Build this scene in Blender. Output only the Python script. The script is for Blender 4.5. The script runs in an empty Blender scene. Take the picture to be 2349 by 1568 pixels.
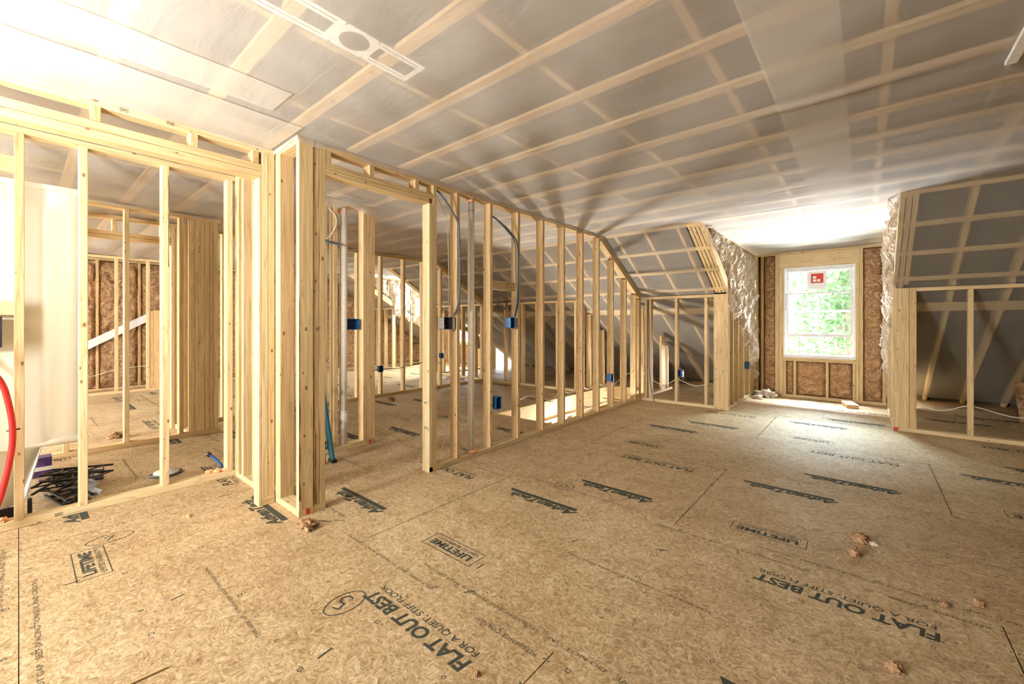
import bpy, bmesh, math, random
from mathutils import Vector, Matrix, noise
R = math.radians
random.seed(7)
S = bpy.context.scene
COL = S.collection

# ------------------------------------------------------------------ camera, world, lights, exposure
YAW = R(40.225)
cam_d = bpy.data.cameras.new('camera'); cam = bpy.data.objects.new('camera', cam_d); COL.objects.link(cam)
cam.location = (0, 0, 1.2); cam.rotation_euler = (R(90), 0, YAW)
cam_d.sensor_fit = 'HORIZONTAL'; cam_d.sensor_width = 36; cam_d.lens = 36 * 957.2 / 2349
cam_d.shift_y = -43.0 / 2349; cam_d.clip_start = .05; cam_d.clip_end = 200
S.camera = cam
S.view_settings.view_transform = 'Standard'; S.view_settings.look = 'None'
S.view_settings.gamma = 1; S.view_settings.use_curve_mapping = False
S.view_settings.exposure = 0.22
S.cycles.use_denoising = True
S.cycles.max_bounces = 7; S.cycles.diffuse_bounces = 4; S.cycles.transparent_max_bounces = 14
S.cycles.use_adaptive_sampling = True; S.cycles.adaptive_threshold = .06
S.cycles.sample_clamp_indirect = 6

w = bpy.data.worlds.new('sky'); S.world = w; w.use_nodes = True
bg = w.node_tree.nodes['Background']; bg.inputs[0].default_value = (.86, .93, 1, 1); bg.inputs[1].default_value = 12

def area(name, loc, target, sx, sy, power, col, portal=False):
    l = bpy.data.lights.new(name, 'AREA'); l.shape = 'RECTANGLE'; l.size = sx; l.size_y = sy
    l.energy = power; l.color = col
    o = bpy.data.objects.new(name, l); COL.objects.link(o); o.location = loc
    o.rotation_euler = (Vector(target) - Vector(loc)).to_track_quat('-Z', 'Y').to_euler()
    if portal: l.cycles.is_portal = True
    return o
sun_l = bpy.data.lights.new('sun', 'SUN'); sun_l.energy = 14; sun_l.angle = R(.6); sun_l.color = (1, .95, .86)
sun = bpy.data.objects.new('sun', sun_l); COL.objects.link(sun)
sun.rotation_euler = Vector((.22, -.38, -1)).to_track_quat('-Z', 'Y').to_euler()
area('window_daylight', (-.57, 8.42, 1.40), (-.57, 0, 1.30), .9, 1.4, 1, (1, 1, 1), portal=True)
area('far_window_daylight', (-8.6, 8.42, 1.40), (-8.6, 0, 1.30), .9, 1.4, 1, (1, 1, 1), portal=True)
area('far_dormer_window_light', (-8.6, 8.30, 1.6), (-8.3, 5, .4), .85, 1.2, 420, (.93, .97, 1))
area('rear_fill_light', (-2.55, -3.3, 1.5), (-1.6, 3, 1.2), .8, 1.7, 300, (.98, .97, .95))  # added fill lamp behind the camera; the rear wall has no window
area('gable_room_window_light', (-7.6, -3.2, 1.5), (-7.6, 1, .8), 2.0, 1.5, 430, (1, .98, .94))
area('bath_fill_light', (-4.6, -3.2, 1.6), (-4.5, 1, .9), 1.0, 1.2, 42, (1, .98, .95))  # unseen lamp added to brighten the bathroom floor, no window modelled
area('added_lamp_over_dormer', (-.6, 9.9, 3.6), (-.6, 7.2, .4), 3.6, 1.5, 4500, (.84, .93, 1))  # lamp added outside, above the view, to strengthen light through the dormer window
area('added_lamp_below_sill', (-.6, 9.8, -.45), (-.6, 6.6, 2.4), 3.6, 1.3, 7500, (.97, .98, 1))  # added lamp hidden under the sill, aimed up to brighten the dormer ceiling
area('bounce_flash', (-2.0, -1.0, 1.6), (-2.35, -.1, 2.36), .30, .25, 74, (1, .97, .92))
area('stairwell_light', (-3.62, 5.7, -.65), (-1.6, 4.6, 2.3), .14, .14, 85, (1, .92, .82))
area('lower_floor_light', (-3.2, 7.9, -1.3), (-3.3, 5, -1.0), .8, 1.0, 120, (1, .95, .9))

# ------------------------------------------------------------------ material helpers
def newmat(name):
    m = bpy.data.materials.new(name); m.use_nodes = True
    nt = m.node_tree; return m, nt, nt.nodes['Principled BSDF'], nt.nodes['Material Output']
def N(nt, t, **k):
    n = nt.nodes.new(t)
    for a, b in k.items():
        if a in ('op',): n.operation = b
        else: setattr(n, a, b)
    return n
def L(nt, a, b): nt.links.new(a, b)
def math_(nt, op, a, b=None, c=None):
    n = nt.nodes.new('ShaderNodeMath'); n.operation = op
    for i, v in enumerate((a, b, c)):
        if v is None: continue
        if isinstance(v, (int, float)): n.inputs[i].default_value = v
        else: nt.links.new(v, n.inputs[i])
    return n.outputs[0]
def vmul(nt, v, s):
    n = nt.nodes.new('ShaderNodeVectorMath'); n.operation = 'MULTIPLY'
    nt.links.new(v, n.inputs[0]); n.inputs[1].default_value = s; return n.outputs[0]
def noise_(nt, v, scale, detail=3, rough=.5, dist=0):
    n = nt.nodes.new('ShaderNodeTexNoise'); nt.links.new(v, n.inputs['Vector'])
    n.inputs['Scale'].default_value = scale; n.inputs['Detail'].default_value = detail
    n.inputs['Roughness'].default_value = rough; n.inputs['Distortion'].default_value = dist
    return n.outputs['Fac']
def ramp(nt, f, stops):
    n = nt.nodes.new('ShaderNodeValToRGB'); nt.links.new(f, n.inputs[0])
    e = n.color_ramp.elements
    while len(e) < len(stops): e.new(.5)
    for i, (p, c) in enumerate(stops):
        e[i].position = p; e[i].color = (*c, 1) if len(c) == 3 else c
    return n.outputs[0]
def mixc(nt, f, a, b, mode='MIX'):
    n = nt.nodes.new('ShaderNodeMix'); n.data_type = 'RGBA'; n.blend_type = mode
    for i, v in ((0, f), (6, a), (7, b)):
        if isinstance(v, (int, float)): n.inputs[i].default_value = v
        elif isinstance(v, tuple): n.inputs[i].default_value = (*v, 1)
        else: nt.links.new(v, n.inputs[i])
    return n.outputs[2]
def bump(nt, h, strength, dist, bsdf):
    n = nt.nodes.new('ShaderNodeBump'); n.inputs['Strength'].default_value = strength
    n.inputs['Distance'].default_value = dist; nt.links.new(h, n.inputs['Height']); nt.links.new(n.outputs[0], bsdf.inputs['Normal'])

def wood(name, lo, hi, knot=(.16, .065, .02), rough=.62):
    m, nt, b, out = newmat(name)
    uv = N(nt, 'ShaderNodeUVMap'); uv.uv_map = 'UVMap'
    oi = N(nt, 'ShaderNodeObjectInfo')
    cmb = N(nt, 'ShaderNodeCombineXYZ')
    sep = N(nt, 'ShaderNodeSeparateXYZ'); L(nt, uv.outputs[0], sep.inputs[0])
    rnd = oi.outputs['Random']
    L(nt, math_(nt, 'ADD', sep.outputs[0], math_(nt, 'MULTIPLY', rnd, 7.3)), cmb.inputs[0])
    L(nt, math_(nt, 'ADD', sep.outputs[1], math_(nt, 'MULTIPLY', rnd, 31.7)), cmb.inputs[1])
    v = cmb.outputs[0]
    g1 = noise_(nt, vmul(nt, v, (60, 2.0, 1)), 1, 4, .6, .3)
    g2 = noise_(nt, vmul(nt, v, (9, .55, 1)), 1, 2, .5, .2)
    ring = math_(nt, 'FRACT', math_(nt, 'MULTIPLY', g2, 13))
    ringm = ramp(nt, ring, [(0, (1, 1, 1)), (.72, (.86, .86, .86)), (.93, (.60, .60, .60)), (1, (1, 1, 1))])
    base = ramp(nt, g1, [(.28, lo), (.68, hi)])
    c = mixc(nt, .62, base, ringm, 'MULTIPLY')
    vo = N(nt, 'ShaderNodeTexVoronoi'); vo.voronoi_dimensions = '2D'; L(nt, vmul(nt, v, (10, 5.5, 1)), vo.inputs['Vector'])
    vo.inputs['Scale'].default_value = 1
    sc = N(nt, 'ShaderNodeSeparateColor'); L(nt, vo.outputs['Color'], sc.inputs[0])
    rad = math_(nt, 'MULTIPLY', math_(nt, 'SUBTRACT', sc.outputs[0], .5), .16)
    d = math_(nt, 'SUBTRACT', rad, vo.outputs['Distance'])
    km = ramp(nt, math_(nt, 'MULTIPLY_ADD', d, 22, .5), [(.2, (0, 0, 0)), (.62, (1, 1, 1))])
    c = mixc(nt, math_(nt, 'MULTIPLY', km, .8), c, knot)
    tint = ramp(nt, rnd, [(0, (.86, .80, .72)), (.35, (1, .97, .90)), (.7, (1.0, 1.0, .95)), (1, (.95, .86, .76))])
    c = mixc(nt, 1.0, c, tint, 'MULTIPLY')
    L(nt, c, b.inputs['Base Color']); b.inputs['Roughness'].default_value = rough
    b.inputs['Specular IOR Level'].default_value = .3
    bump(nt, g1, .25, .001, b)
    return m
M = {}
M['pine'] = wood('pine', (.55, .385, .19), (.78, .61, .36))
M['pale'] = wood('pale_pine', (.62, .47, .255), (.84, .71, .46))
M['ply'] = wood('plywood', (.58, .36, .17), (.74, .50, .26))

def osb():
    m, nt, b, out = newmat('strand_board')
    g = N(nt, 'ShaderNodeNewGeometry'); oi = N(nt, 'ShaderNodeObjectInfo')
    pos = g.outputs['Position']
    wn = noise_(nt, pos, 3.0, 2)
    warp = N(nt, 'ShaderNodeTexNoise'); L(nt, pos, warp.inputs['Vector']); warp.inputs['Scale'].default_value = 14
    add = N(nt, 'ShaderNodeVectorMath', operation='MULTIPLY_ADD'); L(nt, warp.outputs['Color'], add.inputs[0]); add.inputs[1].default_value = (.09, .09, 0); L(nt, pos, add.inputs[2])
    p = add.outputs[0]
    cols = []
    for k, (sx, sy) in enumerate(((60, 150), (150, 75), (260, 120))):
        vo = N(nt, 'ShaderNodeTexVoronoi'); L(nt, vmul(nt, p, (sx, sy, 1)), vo.inputs['Vector']); vo.inputs['Scale'].default_value = 1
        sc = N(nt, 'ShaderNodeSeparateColor'); L(nt, vo.outputs['Color'], sc.inputs[0]); cols.append(sc.outputs[k])
    f = math_(nt, 'MULTIPLY_ADD', cols[0], .45, math_(nt, 'MULTIPLY_ADD', cols[1], .35, math_(nt, 'MULTIPLY', cols[2], .2)))
    f = math_(nt, 'MULTIPLY_ADD', wn, .25, math_(nt, 'MULTIPLY', f, .85))
    c = ramp(nt, f, [(.15, (.27, .18, .088)), (.38, (.44, .325, .175)), (.62, (.58, .445, .265)), (.9, (.76, .64, .44))])
    st = noise_(nt, vmul(nt, p, (38, 120, 1)), 1, 3, .6, .6)
    sm = ramp(nt, st, [(.30, (.42, .33, .25)), (.40, (1, 1, 1))])
    c = mixc(nt, .85, c, sm, 'MULTIPLY')
    st2 = noise_(nt, vmul(nt, p, (130, 45, 1)), 1, 2, .6, 1.2)
    c = mixc(nt, .7, c, ramp(nt, st2, [(.30, (.50, .38, .27)), (.37, (1, 1, 1)), (.66, (1, 1, 1)), (.72, (1.18, 1.18, 1.15))]), 'MULTIPLY')
    big = noise_(nt, pos, 7, 3, .6, 1)
    c = mixc(nt, .8, c, ramp(nt, big, [(.3, (.82, .76, .70)), (.55, (1, 1, 1)), (.75, (1.08, 1.10, 1.12))]), 'MULTIPLY')
    dirt = ramp(nt, noise_(nt, pos, 1.1, 4, .6), [(.32, (.80, .75, .70)), (.6, (1, 1, 1))])
    c = mixc(nt, .9, c, dirt, 'MULTIPLY')
    t = ramp(nt, oi.outputs['Random'], [(0, (.90, .86, .84)), (1, (1, 1, .98))])
    c = mixc(nt, 1, c, t, 'MULTIPLY')
    L(nt, c, b.inputs['Base Color']); b.inputs['Roughness'].default_value = .55
    b.inputs['Specular IOR Level'].default_value = .35
    bump(nt, f, .15, .001, b)
    return m
M['osb'] = osb()

def simple(name, col, rough=.5, spec=.5, metal=0, bumpn=None, var=None):
    m, nt, b, out = newmat(name)
    tc = N(nt, 'ShaderNodeTexCoord')
    nz = noise_(nt, tc.outputs['Object'], bumpn or 40, 3)
    lo = tuple(x * (1 - (var or .08)) for x in col); hi = tuple(min(1, x * (1 + (var or .08))) for x in col)
    L(nt, ramp(nt, nz, [(.3, lo), (.7, hi)]), b.inputs['Base Color'])
    b.inputs['Roughness'].default_value = rough; b.inputs['Specular IOR Level'].default_value = spec; b.inputs['Metallic'].default_value = metal
    return m
M['ink'] = simple('green_black_ink', (.055, .062, .048), .7, .2, bumpn=300, var=.5)
M['inkfaint'] = simple('faint_ink', (.15, .115, .07), .8, .1, bumpn=300, var=.4)
M['blue'] = simple('blue_plastic', (.01, .13, .36), .35)
M['bluein'] = simple('dark_blue_plastic', (.006, .04, .11), .5)
M['greybox'] = simple('grey_steel_box', (.42, .41, .38), .4, metal=.3)
M['pvc'] = simple('white_pvc', (.80, .76, .68), .45)
M['vinyl'] = simple('white_vinyl', (.85, .85, .84), .4)
M['acryl'] = simple('cream_fiberglass', (.78, .75, .64), .30, bumpn=3, var=.03)
M['acrylback'] = simple('raw_fiberglass_skirt', (.70, .66, .56), .45, bumpn=30, var=.06)
M['red'] = simple('red_pipe', (.55, .02, .015), .35)
M['bluepipe'] = simple('blue_pipe', (.03, .12, .36), .35)
M['black'] = simple('black_plastic', (.012, .012, .014), .45)
M['cable'] = simple('white_cable', (.74, .70, .60), .45)
M['greycable'] = simple('blue_grey_cable', (.085, .115, .14), .45)
M['browncable'] = simple('dark_wire', (.08, .05, .035), .5)
M['foam'] = simple('orange_foam', (.85, .42, .20), .8, bumpn=60, var=.2)
M['purple'] = simple('purple_wrapper', (.10, .05, .20), .4, bumpn=25, var=.5)
M['film'] = simple('clear_film', (.60, .63, .66), .15)
M['redmark'] = simple('red_crayon', (.60, .045, .02), .7)
M['bark'] = simple('bark', (.16, .085, .035), .9, bumpn=60, var=.5)
M['teal'] = simple('teal_paint', (.02, .16, .23), .4)
M['dark'] = simple('dark_void', (.05, .04, .03), .9)
M['deck'] = simple('attic_insulation', (.17, .145, .12), .95, bumpn=12, var=.35)
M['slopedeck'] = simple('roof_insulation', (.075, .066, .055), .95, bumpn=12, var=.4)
M['trunk'] = simple('tree_bark', (.22, .17, .13), .9, bumpn=8, var=.3)
M['soil'] = simple('forest_floor', (.16, .13, .07), .95, bumpn=2, var=.3)
M['metal'] = simple('dark_metal', (.12, .12, .12), .4, metal=.8)
M['sheath'] = simple('wall_sheathing', (.45, .31, .16), .8, bumpn=30, var=.2)

def leafmat():
    m, nt, b, out = newmat('leaves')
    oi = N(nt, 'ShaderNodeNewGeometry')
    c = ramp(nt, noise_(nt, oi.outputs['Position'], 2.5, 3), [(.3, (.06, .12, .05)), (.55, (.17, .27, .11)), (.75, (.36, .44, .22))])
    L(nt, c, b.inputs['Base Color']); b.inputs['Roughness'].default_value = .5
    tr = N(nt, 'ShaderNodeBsdfTranslucent'); L(nt, c, tr.inputs[0])
    mx = N(nt, 'ShaderNodeMixShader'); mx.inputs[0].default_value = .4
    L(nt, b.outputs[0], mx.inputs[1]); L(nt, tr.outputs[0], mx.inputs[2]); L(nt, mx.outputs[0], out.inputs[0])
    return m
M['leaf'] = leafmat()

def glass():
    m, nt, b, out = newmat('window_glass')
    g = N(nt, 'ShaderNodeBsdfGlossy'); g.inputs['Roughness'].default_value = .02; g.inputs[0].default_value = (.9, .95, 1, 1)
    t = N(nt, 'ShaderNodeBsdfTransparent'); t.inputs[0].default_value = (.93, .97, .96, 1)
    fr = N(nt, 'ShaderNodeFresnel'); fr.inputs[0].default_value = 1.45
    mx = N(nt, 'ShaderNodeMixShader'); L(nt, fr.outputs[0], mx.inputs[0]); L(nt, t.outputs[0], mx.inputs[1]); L(nt, g.outputs[0], mx.inputs[2])
    L(nt, mx.outputs[0], out.inputs[0]); return m
M['glass'] = glass()

def membrane(name, T, col):
    m, nt, b, out = newmat(name)
    g = N(nt, 'ShaderNodeNewGeometry')
    f1 = noise_(nt, vmul(nt, g.outputs['Position'], (60, 110, 60)), 1, 4, .7, .8)
    f2 = noise_(nt, g.outputs['Position'], 2.2, 4, .6)
    c = ramp(nt, f1, [(.3, tuple(x * .90 for x in col)), (.7, col)])
    L(nt, c, b.inputs['Base Color']); b.inputs['Roughness'].default_value = .75; b.inputs['Specular IOR Level'].default_value = .15
    tr = N(nt, 'ShaderNodeBsdfTransparent'); tr.inputs[0].default_value = (1, .99, .97, 1)
    tl = N(nt, 'ShaderNodeBsdfTranslucent'); L(nt, c, tl.inputs[0])
    mx0 = N(nt, 'ShaderNodeMixShader'); mx0.inputs[0].default_value = .25; L(nt, b.outputs[0], mx0.inputs[1]); L(nt, tl.outputs[0], mx0.inputs[2])
    fac = math_(nt, 'ADD', T - .10, math_(nt, 'MULTIPLY_ADD', f1, .12, math_(nt, 'MULTIPLY', f2, .10)))
    mx = N(nt, 'ShaderNodeMixShader'); L(nt, fac, mx.inputs[0]); L(nt, mx0.outputs[0], mx.inputs[1]); L(nt, tr.outputs[0], mx.inputs[2])
    L(nt, mx.outputs[0], out.inputs[0])
    wr = noise_(nt, vmul(nt, g.outputs['Position'], (2.2, 9, 9)), 1, 5, .62, 1.5)
    bump(nt, wr, .14, .02, b)
    return m
M['membrane'] = membrane('white_membrane', .43, (.86, .825, .765))
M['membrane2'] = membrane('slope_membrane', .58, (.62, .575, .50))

def fiber(name, lo, mid, hi, sx=1, sz=1):
    m, nt, b, out = newmat(name)
    tc = N(nt, 'ShaderNodeTexCoord'); p = vmul(nt, tc.outputs['Object'], (sx, sx, sz))
    a = noise_(nt, p, 6, 5, .65, 2.8)
    s = noise_(nt, vmul(nt, p, (30, 30, 30)), 1, 3, .6, 2.5)
    f = math_(nt, 'MULTIPLY_ADD', s, .45, math_(nt, 'MULTIPLY', a, .65))
    L(nt, ramp(nt, f, [(.34, lo), (.52, mid), (.72, hi)]), b.inputs['Base Color']); b.inputs['Roughness'].default_value = .95
    b.inputs['Specular IOR Level'].default_value = .05
    bump(nt, f, .45, .02, b); return m
M['batt'] = fiber('brown_fiberglass', (.10, .045, .018), (.34, .19, .095), (.66, .47, .29), 1, 1.2)
M['battpale'] = fiber('pale_fiberglass', (.24, .15, .08), (.68, .57, .43), (.93, .88, .80), 1.3, .30)

# ------------------------------------------------------------------ geometry helpers
def link(o, parent=None, kind=None, label=None, cat=None, group=None):
    COL.objects.link(o)
    if parent is not None: o.parent = parent
    if kind: o['kind'] = kind
    if label: o['label'] = label
    if cat: o['category'] = cat
    if group: o['group'] = group
    return o
def empty(name, loc, **k):
    o = bpy.data.objects.new(name, None); o.empty_display_size = .1; o.location = loc
    return link(o, **k)
def wloc(parent):
    v = Vector((0, 0, 0))
    while parent is not None: v += parent.location; parent = parent.parent
    return v
def mesh_obj(name, verts, faces, mat, origin=(0, 0, 0), parent=None, uvs=None, smooth=False, mats=None, fm=None, **k):
    me = bpy.data.meshes.new(name)
    O = Vector(origin)
    me.from_pydata([tuple(Vector(v) - O) for v in verts], [], faces)
    for mm in (mats or [mat]): me.materials.append(mm)
    if fm: me.polygons.foreach_set('material_index', fm)
    if uvs:
        l = me.uv_layers.new(name='UVMap'); l.data.foreach_set('uv', [c for uv in uvs for c in uv])
    if smooth: me.polygons.foreach_set('use_smooth', [True] * len(me.polygons))
    me.update()
    o = bpy.data.objects.new(name, me); o.location = O - wloc(parent)
    return link(o, parent=parent, **k)

def beam(name, parent, p0, p1, W, T, mat='pine', wob=0, **k):
    """board from p0 to p1 (centre line), section vectors W and T, chamfered long edges, UV along the grain"""
    p0, p1, W, T = map(Vector, (p0, p1, W, T))
    hw, ht = W / 2, T / 2
    lw, lt = W.length, T.length
    c = min(.0025, lw * .12, lt * .12)
    cw, ct = W.normalized() * c, T.normalized() * c
    ring = [hw + ht - cw, -hw + ht + cw, -hw + ht - ct, -hw - ht + ct, -hw - ht + cw, hw - ht - cw, hw - ht + ct, hw + ht - ct]
    per = [0]
    for i in range(8): per.append(per[-1] + (ring[(i + 1) % 8] - ring[i]).length)
    Ln = (p1 - p0).length
    n = 1 if not wob else 10
    V = []; F = []; UV = []
    for s in range(n + 1):
        t = s / n; q = p0.lerp(p1, t)
        for i in range(8):
            e = Vector((0, 0, 0))
            if wob and 0 < s < n:
                e = ring[i].normalized() * (noise.noise(Vector((q.z * 3 + q.x * 9, i * .4 + q.y * 7, wob))) * wob)
            V.append(q + ring[i] + e)
    for s in range(n):
        for i in range(8):
            j = (i + 1) % 8
            F.append((s * 8 + i, (s + 1) * 8 + i, (s + 1) * 8 + j, s * 8 + j))
            v0, v1 = Ln * s / n, Ln * (s + 1) / n
            UV += [(per[i], v0), (per[i], v1), (per[i + 1], v1), (per[i + 1], v0)]
    F.append(tuple(range(8))); UV += [(ring[i].dot(W.normalized()), ring[i].dot(T.normalized()) * .3) for i in range(8)]
    F.append(tuple(n * 8 + i for i in reversed(range(8)))); UV += [(ring[i].dot(W.normalized()), ring[i].dot(T.normalized()) * .3) for i in reversed(range(8))]
    if (W.cross(T)).dot(p1 - p0) < 0: 
        F2 = []; U2 = []; k0 = 0
        for f in F:
            F2.append(tuple(reversed(f))); U2 += list(reversed(UV[k0:k0 + len(f)])); k0 += len(f)
        F, UV = F2, U2
    return mesh_obj(name, V, F, M[mat] if isinstance(mat, str) else mat, (p0 + p1) / 2, parent, UV, **k)
def bx(name, parent, x0, x1, y0, y1, z0, z1, mat='pine', axis=None, **k):
    d = (x1 - x0, y1 - y0, z1 - z0); ax = axis if axis is not None else d.index(max(d))
    c = [(x0 + x1) / 2, (y0 + y1) / 2, (z0 + z1) / 2]
    a = list(c); b = list(c); a[ax] = (x0, y0, z0)[ax]; b[ax] = (x1, y1, z1)[ax]
    o = [i for i in range(3) if i != ax]
    W = [0, 0, 0]; T = [0, 0, 0]; W[o[0]] = d[o[0]]; T[o[1]] = d[o[1]]
    return beam(name, parent, a, b, W, T, mat, **k)
def boxes(name, parent, lst, mat, **k):
    """several plain boxes joined in one mesh"""
    V = []; F = []
    for (x0, x1, y0, y1, z0, z1) in lst:
        b = len(V)
        V += [(x0, y0, z0), (x1, y0, z0), (x1, y1, z0), (x0, y1, z0), (x0, y0, z1), (x1, y0, z1), (x1, y1, z1), (x0, y1, z1)]
        F += [(b, b + 3, b + 2, b + 1), (b + 4, b + 5, b + 6, b + 7), (b, b + 1, b + 5, b + 4), (b + 1, b + 2, b + 6, b + 5), (b + 2, b + 3, b + 7, b + 6), (b + 3, b, b + 4, b + 7)]
    o = Vector([sum(v[i] for v in V) / len(V) for i in range(3)])
    return mesh_obj(name, V, F, M[mat], o, parent, **k)
def surf(name, parent, fn, nu, nv, mat, **k):
    V = [fn(i / nu, j / nv) for j in range(nv + 1) for i in range(nu + 1)]
    F = [(j * (nu + 1) + i, j * (nu + 1) + i + 1, (j + 1) * (nu + 1) + i + 1, (j + 1) * (nu + 1) + i) for j in range(nv) for i in range(nu)]
    return mesh_obj(name, V, F, M[mat], V[0], parent, smooth=True, **k)
def tube(name, parent, pts, r, mat, n=8, sub=6, cap=True, **k):
    P = [Vector(p) for p in pts]; Q = []
    for i in range(len(P) - 1):
        a = P[max(i - 1, 0)]; b = P[i]; c = P[i + 1]; d = P[min(i + 2, len(P) - 1)]
        for s in range(sub if len(P) > 2 else 1):
            t = s / sub if len(P) > 2 else 0
            Q.append(.5 * ((2 * b) + (c - a) * t + (2 * a - 5 * b + 4 * c - d) * t * t + (3 * b - a - 3 * c + d) * t ** 3))
    Q.append(P[-1])
    V = []; F = []
    t0 = (Q[1] - Q[0]).normalized(); up = Vector((0, 0, 1)) if abs(t0.z) < .9 else Vector((1, 0, 0))
    nrm = t0.cross(up).normalized()
    for i, q in enumerate(Q):
        t = (Q[min(i + 1, len(Q) - 1)] - Q[max(i - 1, 0)]).normalized()
        nrm = (nrm - t * nrm.dot(t)).normalized(); bn = t.cross(nrm)
        rr = r[min(int(i * len(r) / len(Q)), len(r) - 1)] if isinstance(r, (list, tuple)) else r
        for a in range(n):
            V.append(q + nrm * math.cos(a * 2 * math.pi / n) * rr + bn * math.sin(a * 2 * math.pi / n) * rr)
    for i in range(len(Q) - 1):
        for a in range(n):
            F.append((i * n + a, i * n + (a + 1) % n, (i + 1) * n + (a + 1) % n, (i + 1) * n + a))
    if cap: F.append(tuple(reversed(range(n)))); F.append(tuple((len(Q) - 1) * n + a for a in range(n)))
    return mesh_obj(name, V, F, M[mat], Q[0], parent, smooth=True, **k)
def zs(y): return 2.36 - .58 * (y - 5.03)      # underside of the roof slope

# text meshes ------------------------------------------------------
_tc = {}
def text_geo(s, shear=0, off=0):
    key = (s, shear, off)
    if key in _tc: return _tc[key]
    cu = bpy.data.curves.new('t', 'FONT'); cu.body = s; cu.size = 1; cu.shear = shear; cu.offset = off; cu.resolution_u = 3
    ob = bpy.data.objects.new('t', cu); COL.objects.link(ob)
    bpy.context.view_layer.update()
    me = bpy.data.meshes.new_from_object(ob.evaluated_get(bpy.context.evaluated_depsgraph_get()))
    V = [(v.co.x, v.co.y) for v in me.vertices]; F = [tuple(p.vertices) for p in me.polygons]
    bpy.data.objects.remove(ob); bpy.data.curves.remove(cu); bpy.data.meshes.remove(me)
    xs = [v[0] for v in V]; ys = [v[1] for v in V]
    _tc[key] = (V, F, min(xs), max(xs), min(ys), max(ys)); return _tc[key]
class Print:
    def __init__(s): s.V = []; s.F = []
    def text(s, txt, width, cap, fn, shear=0, off=0, capref='H'):
        V, F, x0, x1, y0, y1 = text_geo(txt, shear, off); b = len(s.V)
        _, _, _, _, cy0, cy1 = text_geo(capref, 0, off)
        for x, y in V: s.V.append(fn((x - x0) / (x1 - x0) * width, y / cy1 * cap))
        s.F += [tuple(i + b for i in f) for f in F]
    def poly(s, pts, fn):
        b = len(s.V); s.V += [fn(*p) for p in pts]; s.F.append(tuple(range(b, b + len(pts))))
    def ring(s, cx, cy, rx, ry, n, wd, fn, ph=0):
        b = len(s.V)
        for i in range(n):
            a = ph + i * 2 * math.pi / n
            s.V.append(fn(cx + rx * math.cos(a), cy + ry * math.sin(a))); s.V.append(fn(cx + (rx - wd) * math.cos(a), cy + (ry - wd) * math.sin(a)))
        for i in range(n):
            j = (i + 1) % n; s.F.append((b + 2 * i, b + 2 * j, b + 2 * j + 1, b + 2 * i + 1))

# ------------------------------------------------------------------ FLOOR
STAIR = (-3.78, -2.79, 4.08, 7.40)
def minus(r):
    x0, x1, y0, y1 = r; a, b, c, d = STAIR
    if x1 <= a or x0 >= b or y1 <= c or y0 >= d: return [r]
    out = []
    if x0 < a: out.append((x0, a, y0, y1))
    if x1 > b: out.append((b, x1, y0, y1))
    xa, xb = max(x0, a), min(x1, b)
    if y0 < c: out.append((xa, xb, y0, c))
    if y1 > d: out.append((xa, xb, d, y1))
    return out
FX0, FX1, FY0, FY1 = -11.2, 4.7, -3.9, 9.4
floor = boxes('floor', None, [(a, b, c, d, -.28, -.024) for a, b, c, d in minus((FX0, FX1, FY0, FY1))], 'dark', kind='structure', label='strand board subfloor with dark printed lettering across the attic', cat='floor')
# the print every panel carries, in panel coordinates (0 at its +X end / -Y edge)
def fl_(off, yb, zz=.0009): return lambda u, v: (-off - u, yb - v, zz)
def logo(P, off, y):
    P.text('AdvanTech', .53, .064, fl_(off, y + .004), .38, .045, 'A')
    f = fl_(0, 0); P.poly([(off + .03, -(y + .047)), (off + .03, -(y + .012)), (off + .565, -(y + .012)), (off + .585, -(y + .047))], f)
dark = Print(); faint = Print()
dark.text('FLAT OUT BEST', .625, .060, fl_(.195, 1.035), .12, .03)
dark.text('FOR A QUIET, STIFF FLOOR', .61, .029, fl_(.20, 1.085), .12, 0)
logo(dark, .21, .235); logo(dark, 1.80, 1.02)
dark.text('LIFETIME', .30, .046, fl_(1.95, .243), 0, .035)
dark.text('LIMITED WARRANTY', .31, .022, fl_(1.94, .278), 0, 0)
f0 = fl_(0, 0)
for (a, b, c, d) in ((1.91, 2.28, .172, .176), (1.91, 2.28, .292, .296), (1.91, 1.914, .172, .296), (2.276, 2.28, .172, .296)):
    dark.poly([(a, -c), (b, -c), (b, -d), (a, -d)], f0)
faint.text('SELF-SPACING TONGUE AND GROOVE   DO NOT GAP   SELF-SPACING TONGUE AND GROOVE', 1.75, .016, fl_(.35, .055))
faint.text('REFERENCE CORNER', .30, .018, fl_(.04, 1.215)); faint.text('SELF-SPACING TONGUE AND GROOVE', .75, .016, fl_(.62, 1.215))
faint.text('THIS SIDE UP   STRENGTH AXIS THIS DIRECTION', .7, .014, fl_(.9, .60))
rm = random.Random(3)
for k in range(1, 13):
    for yy in (.035, .33, .63, .93, 1.225):
        kind = (k + int(yy * 10)) % 3
        if rm.random() < .4: continue
        if kind == 0: dark.ring(-(k * .203 + .02), -yy, .0125, .0125, 4, .0030, lambda u, v: (u, -v, .0008), R(45))
        elif kind == 1: dark.ring(-(k * .203 + .02), -yy, .008, .008, 10, .0024, lambda u, v: (u, -v, .0008))
        else: dark.ring(-(k * .203 + .02), -yy, .0095, .0095, 4, .0028, lambda u, v: (u, -v, .0008), 0)
for k in range(1, 10):      # nails along the short edge
    for dx in (-.012, .012):
        dark.ring(-1.27 + dx * 105, -k * .135, .004, .004, 6, .0038, lambda u, v: (u, -v, .0008))
def pmesh(P, mat):
    me = bpy.data.meshes.new('panel_print'); me.from_pydata(P.V, [], P.F); me.materials.append(mat); me.update(); return me
dm, fm_ = pmesh(dark, M['ink']), pmesh(faint, M['inkfaint'])
j = -3
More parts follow.
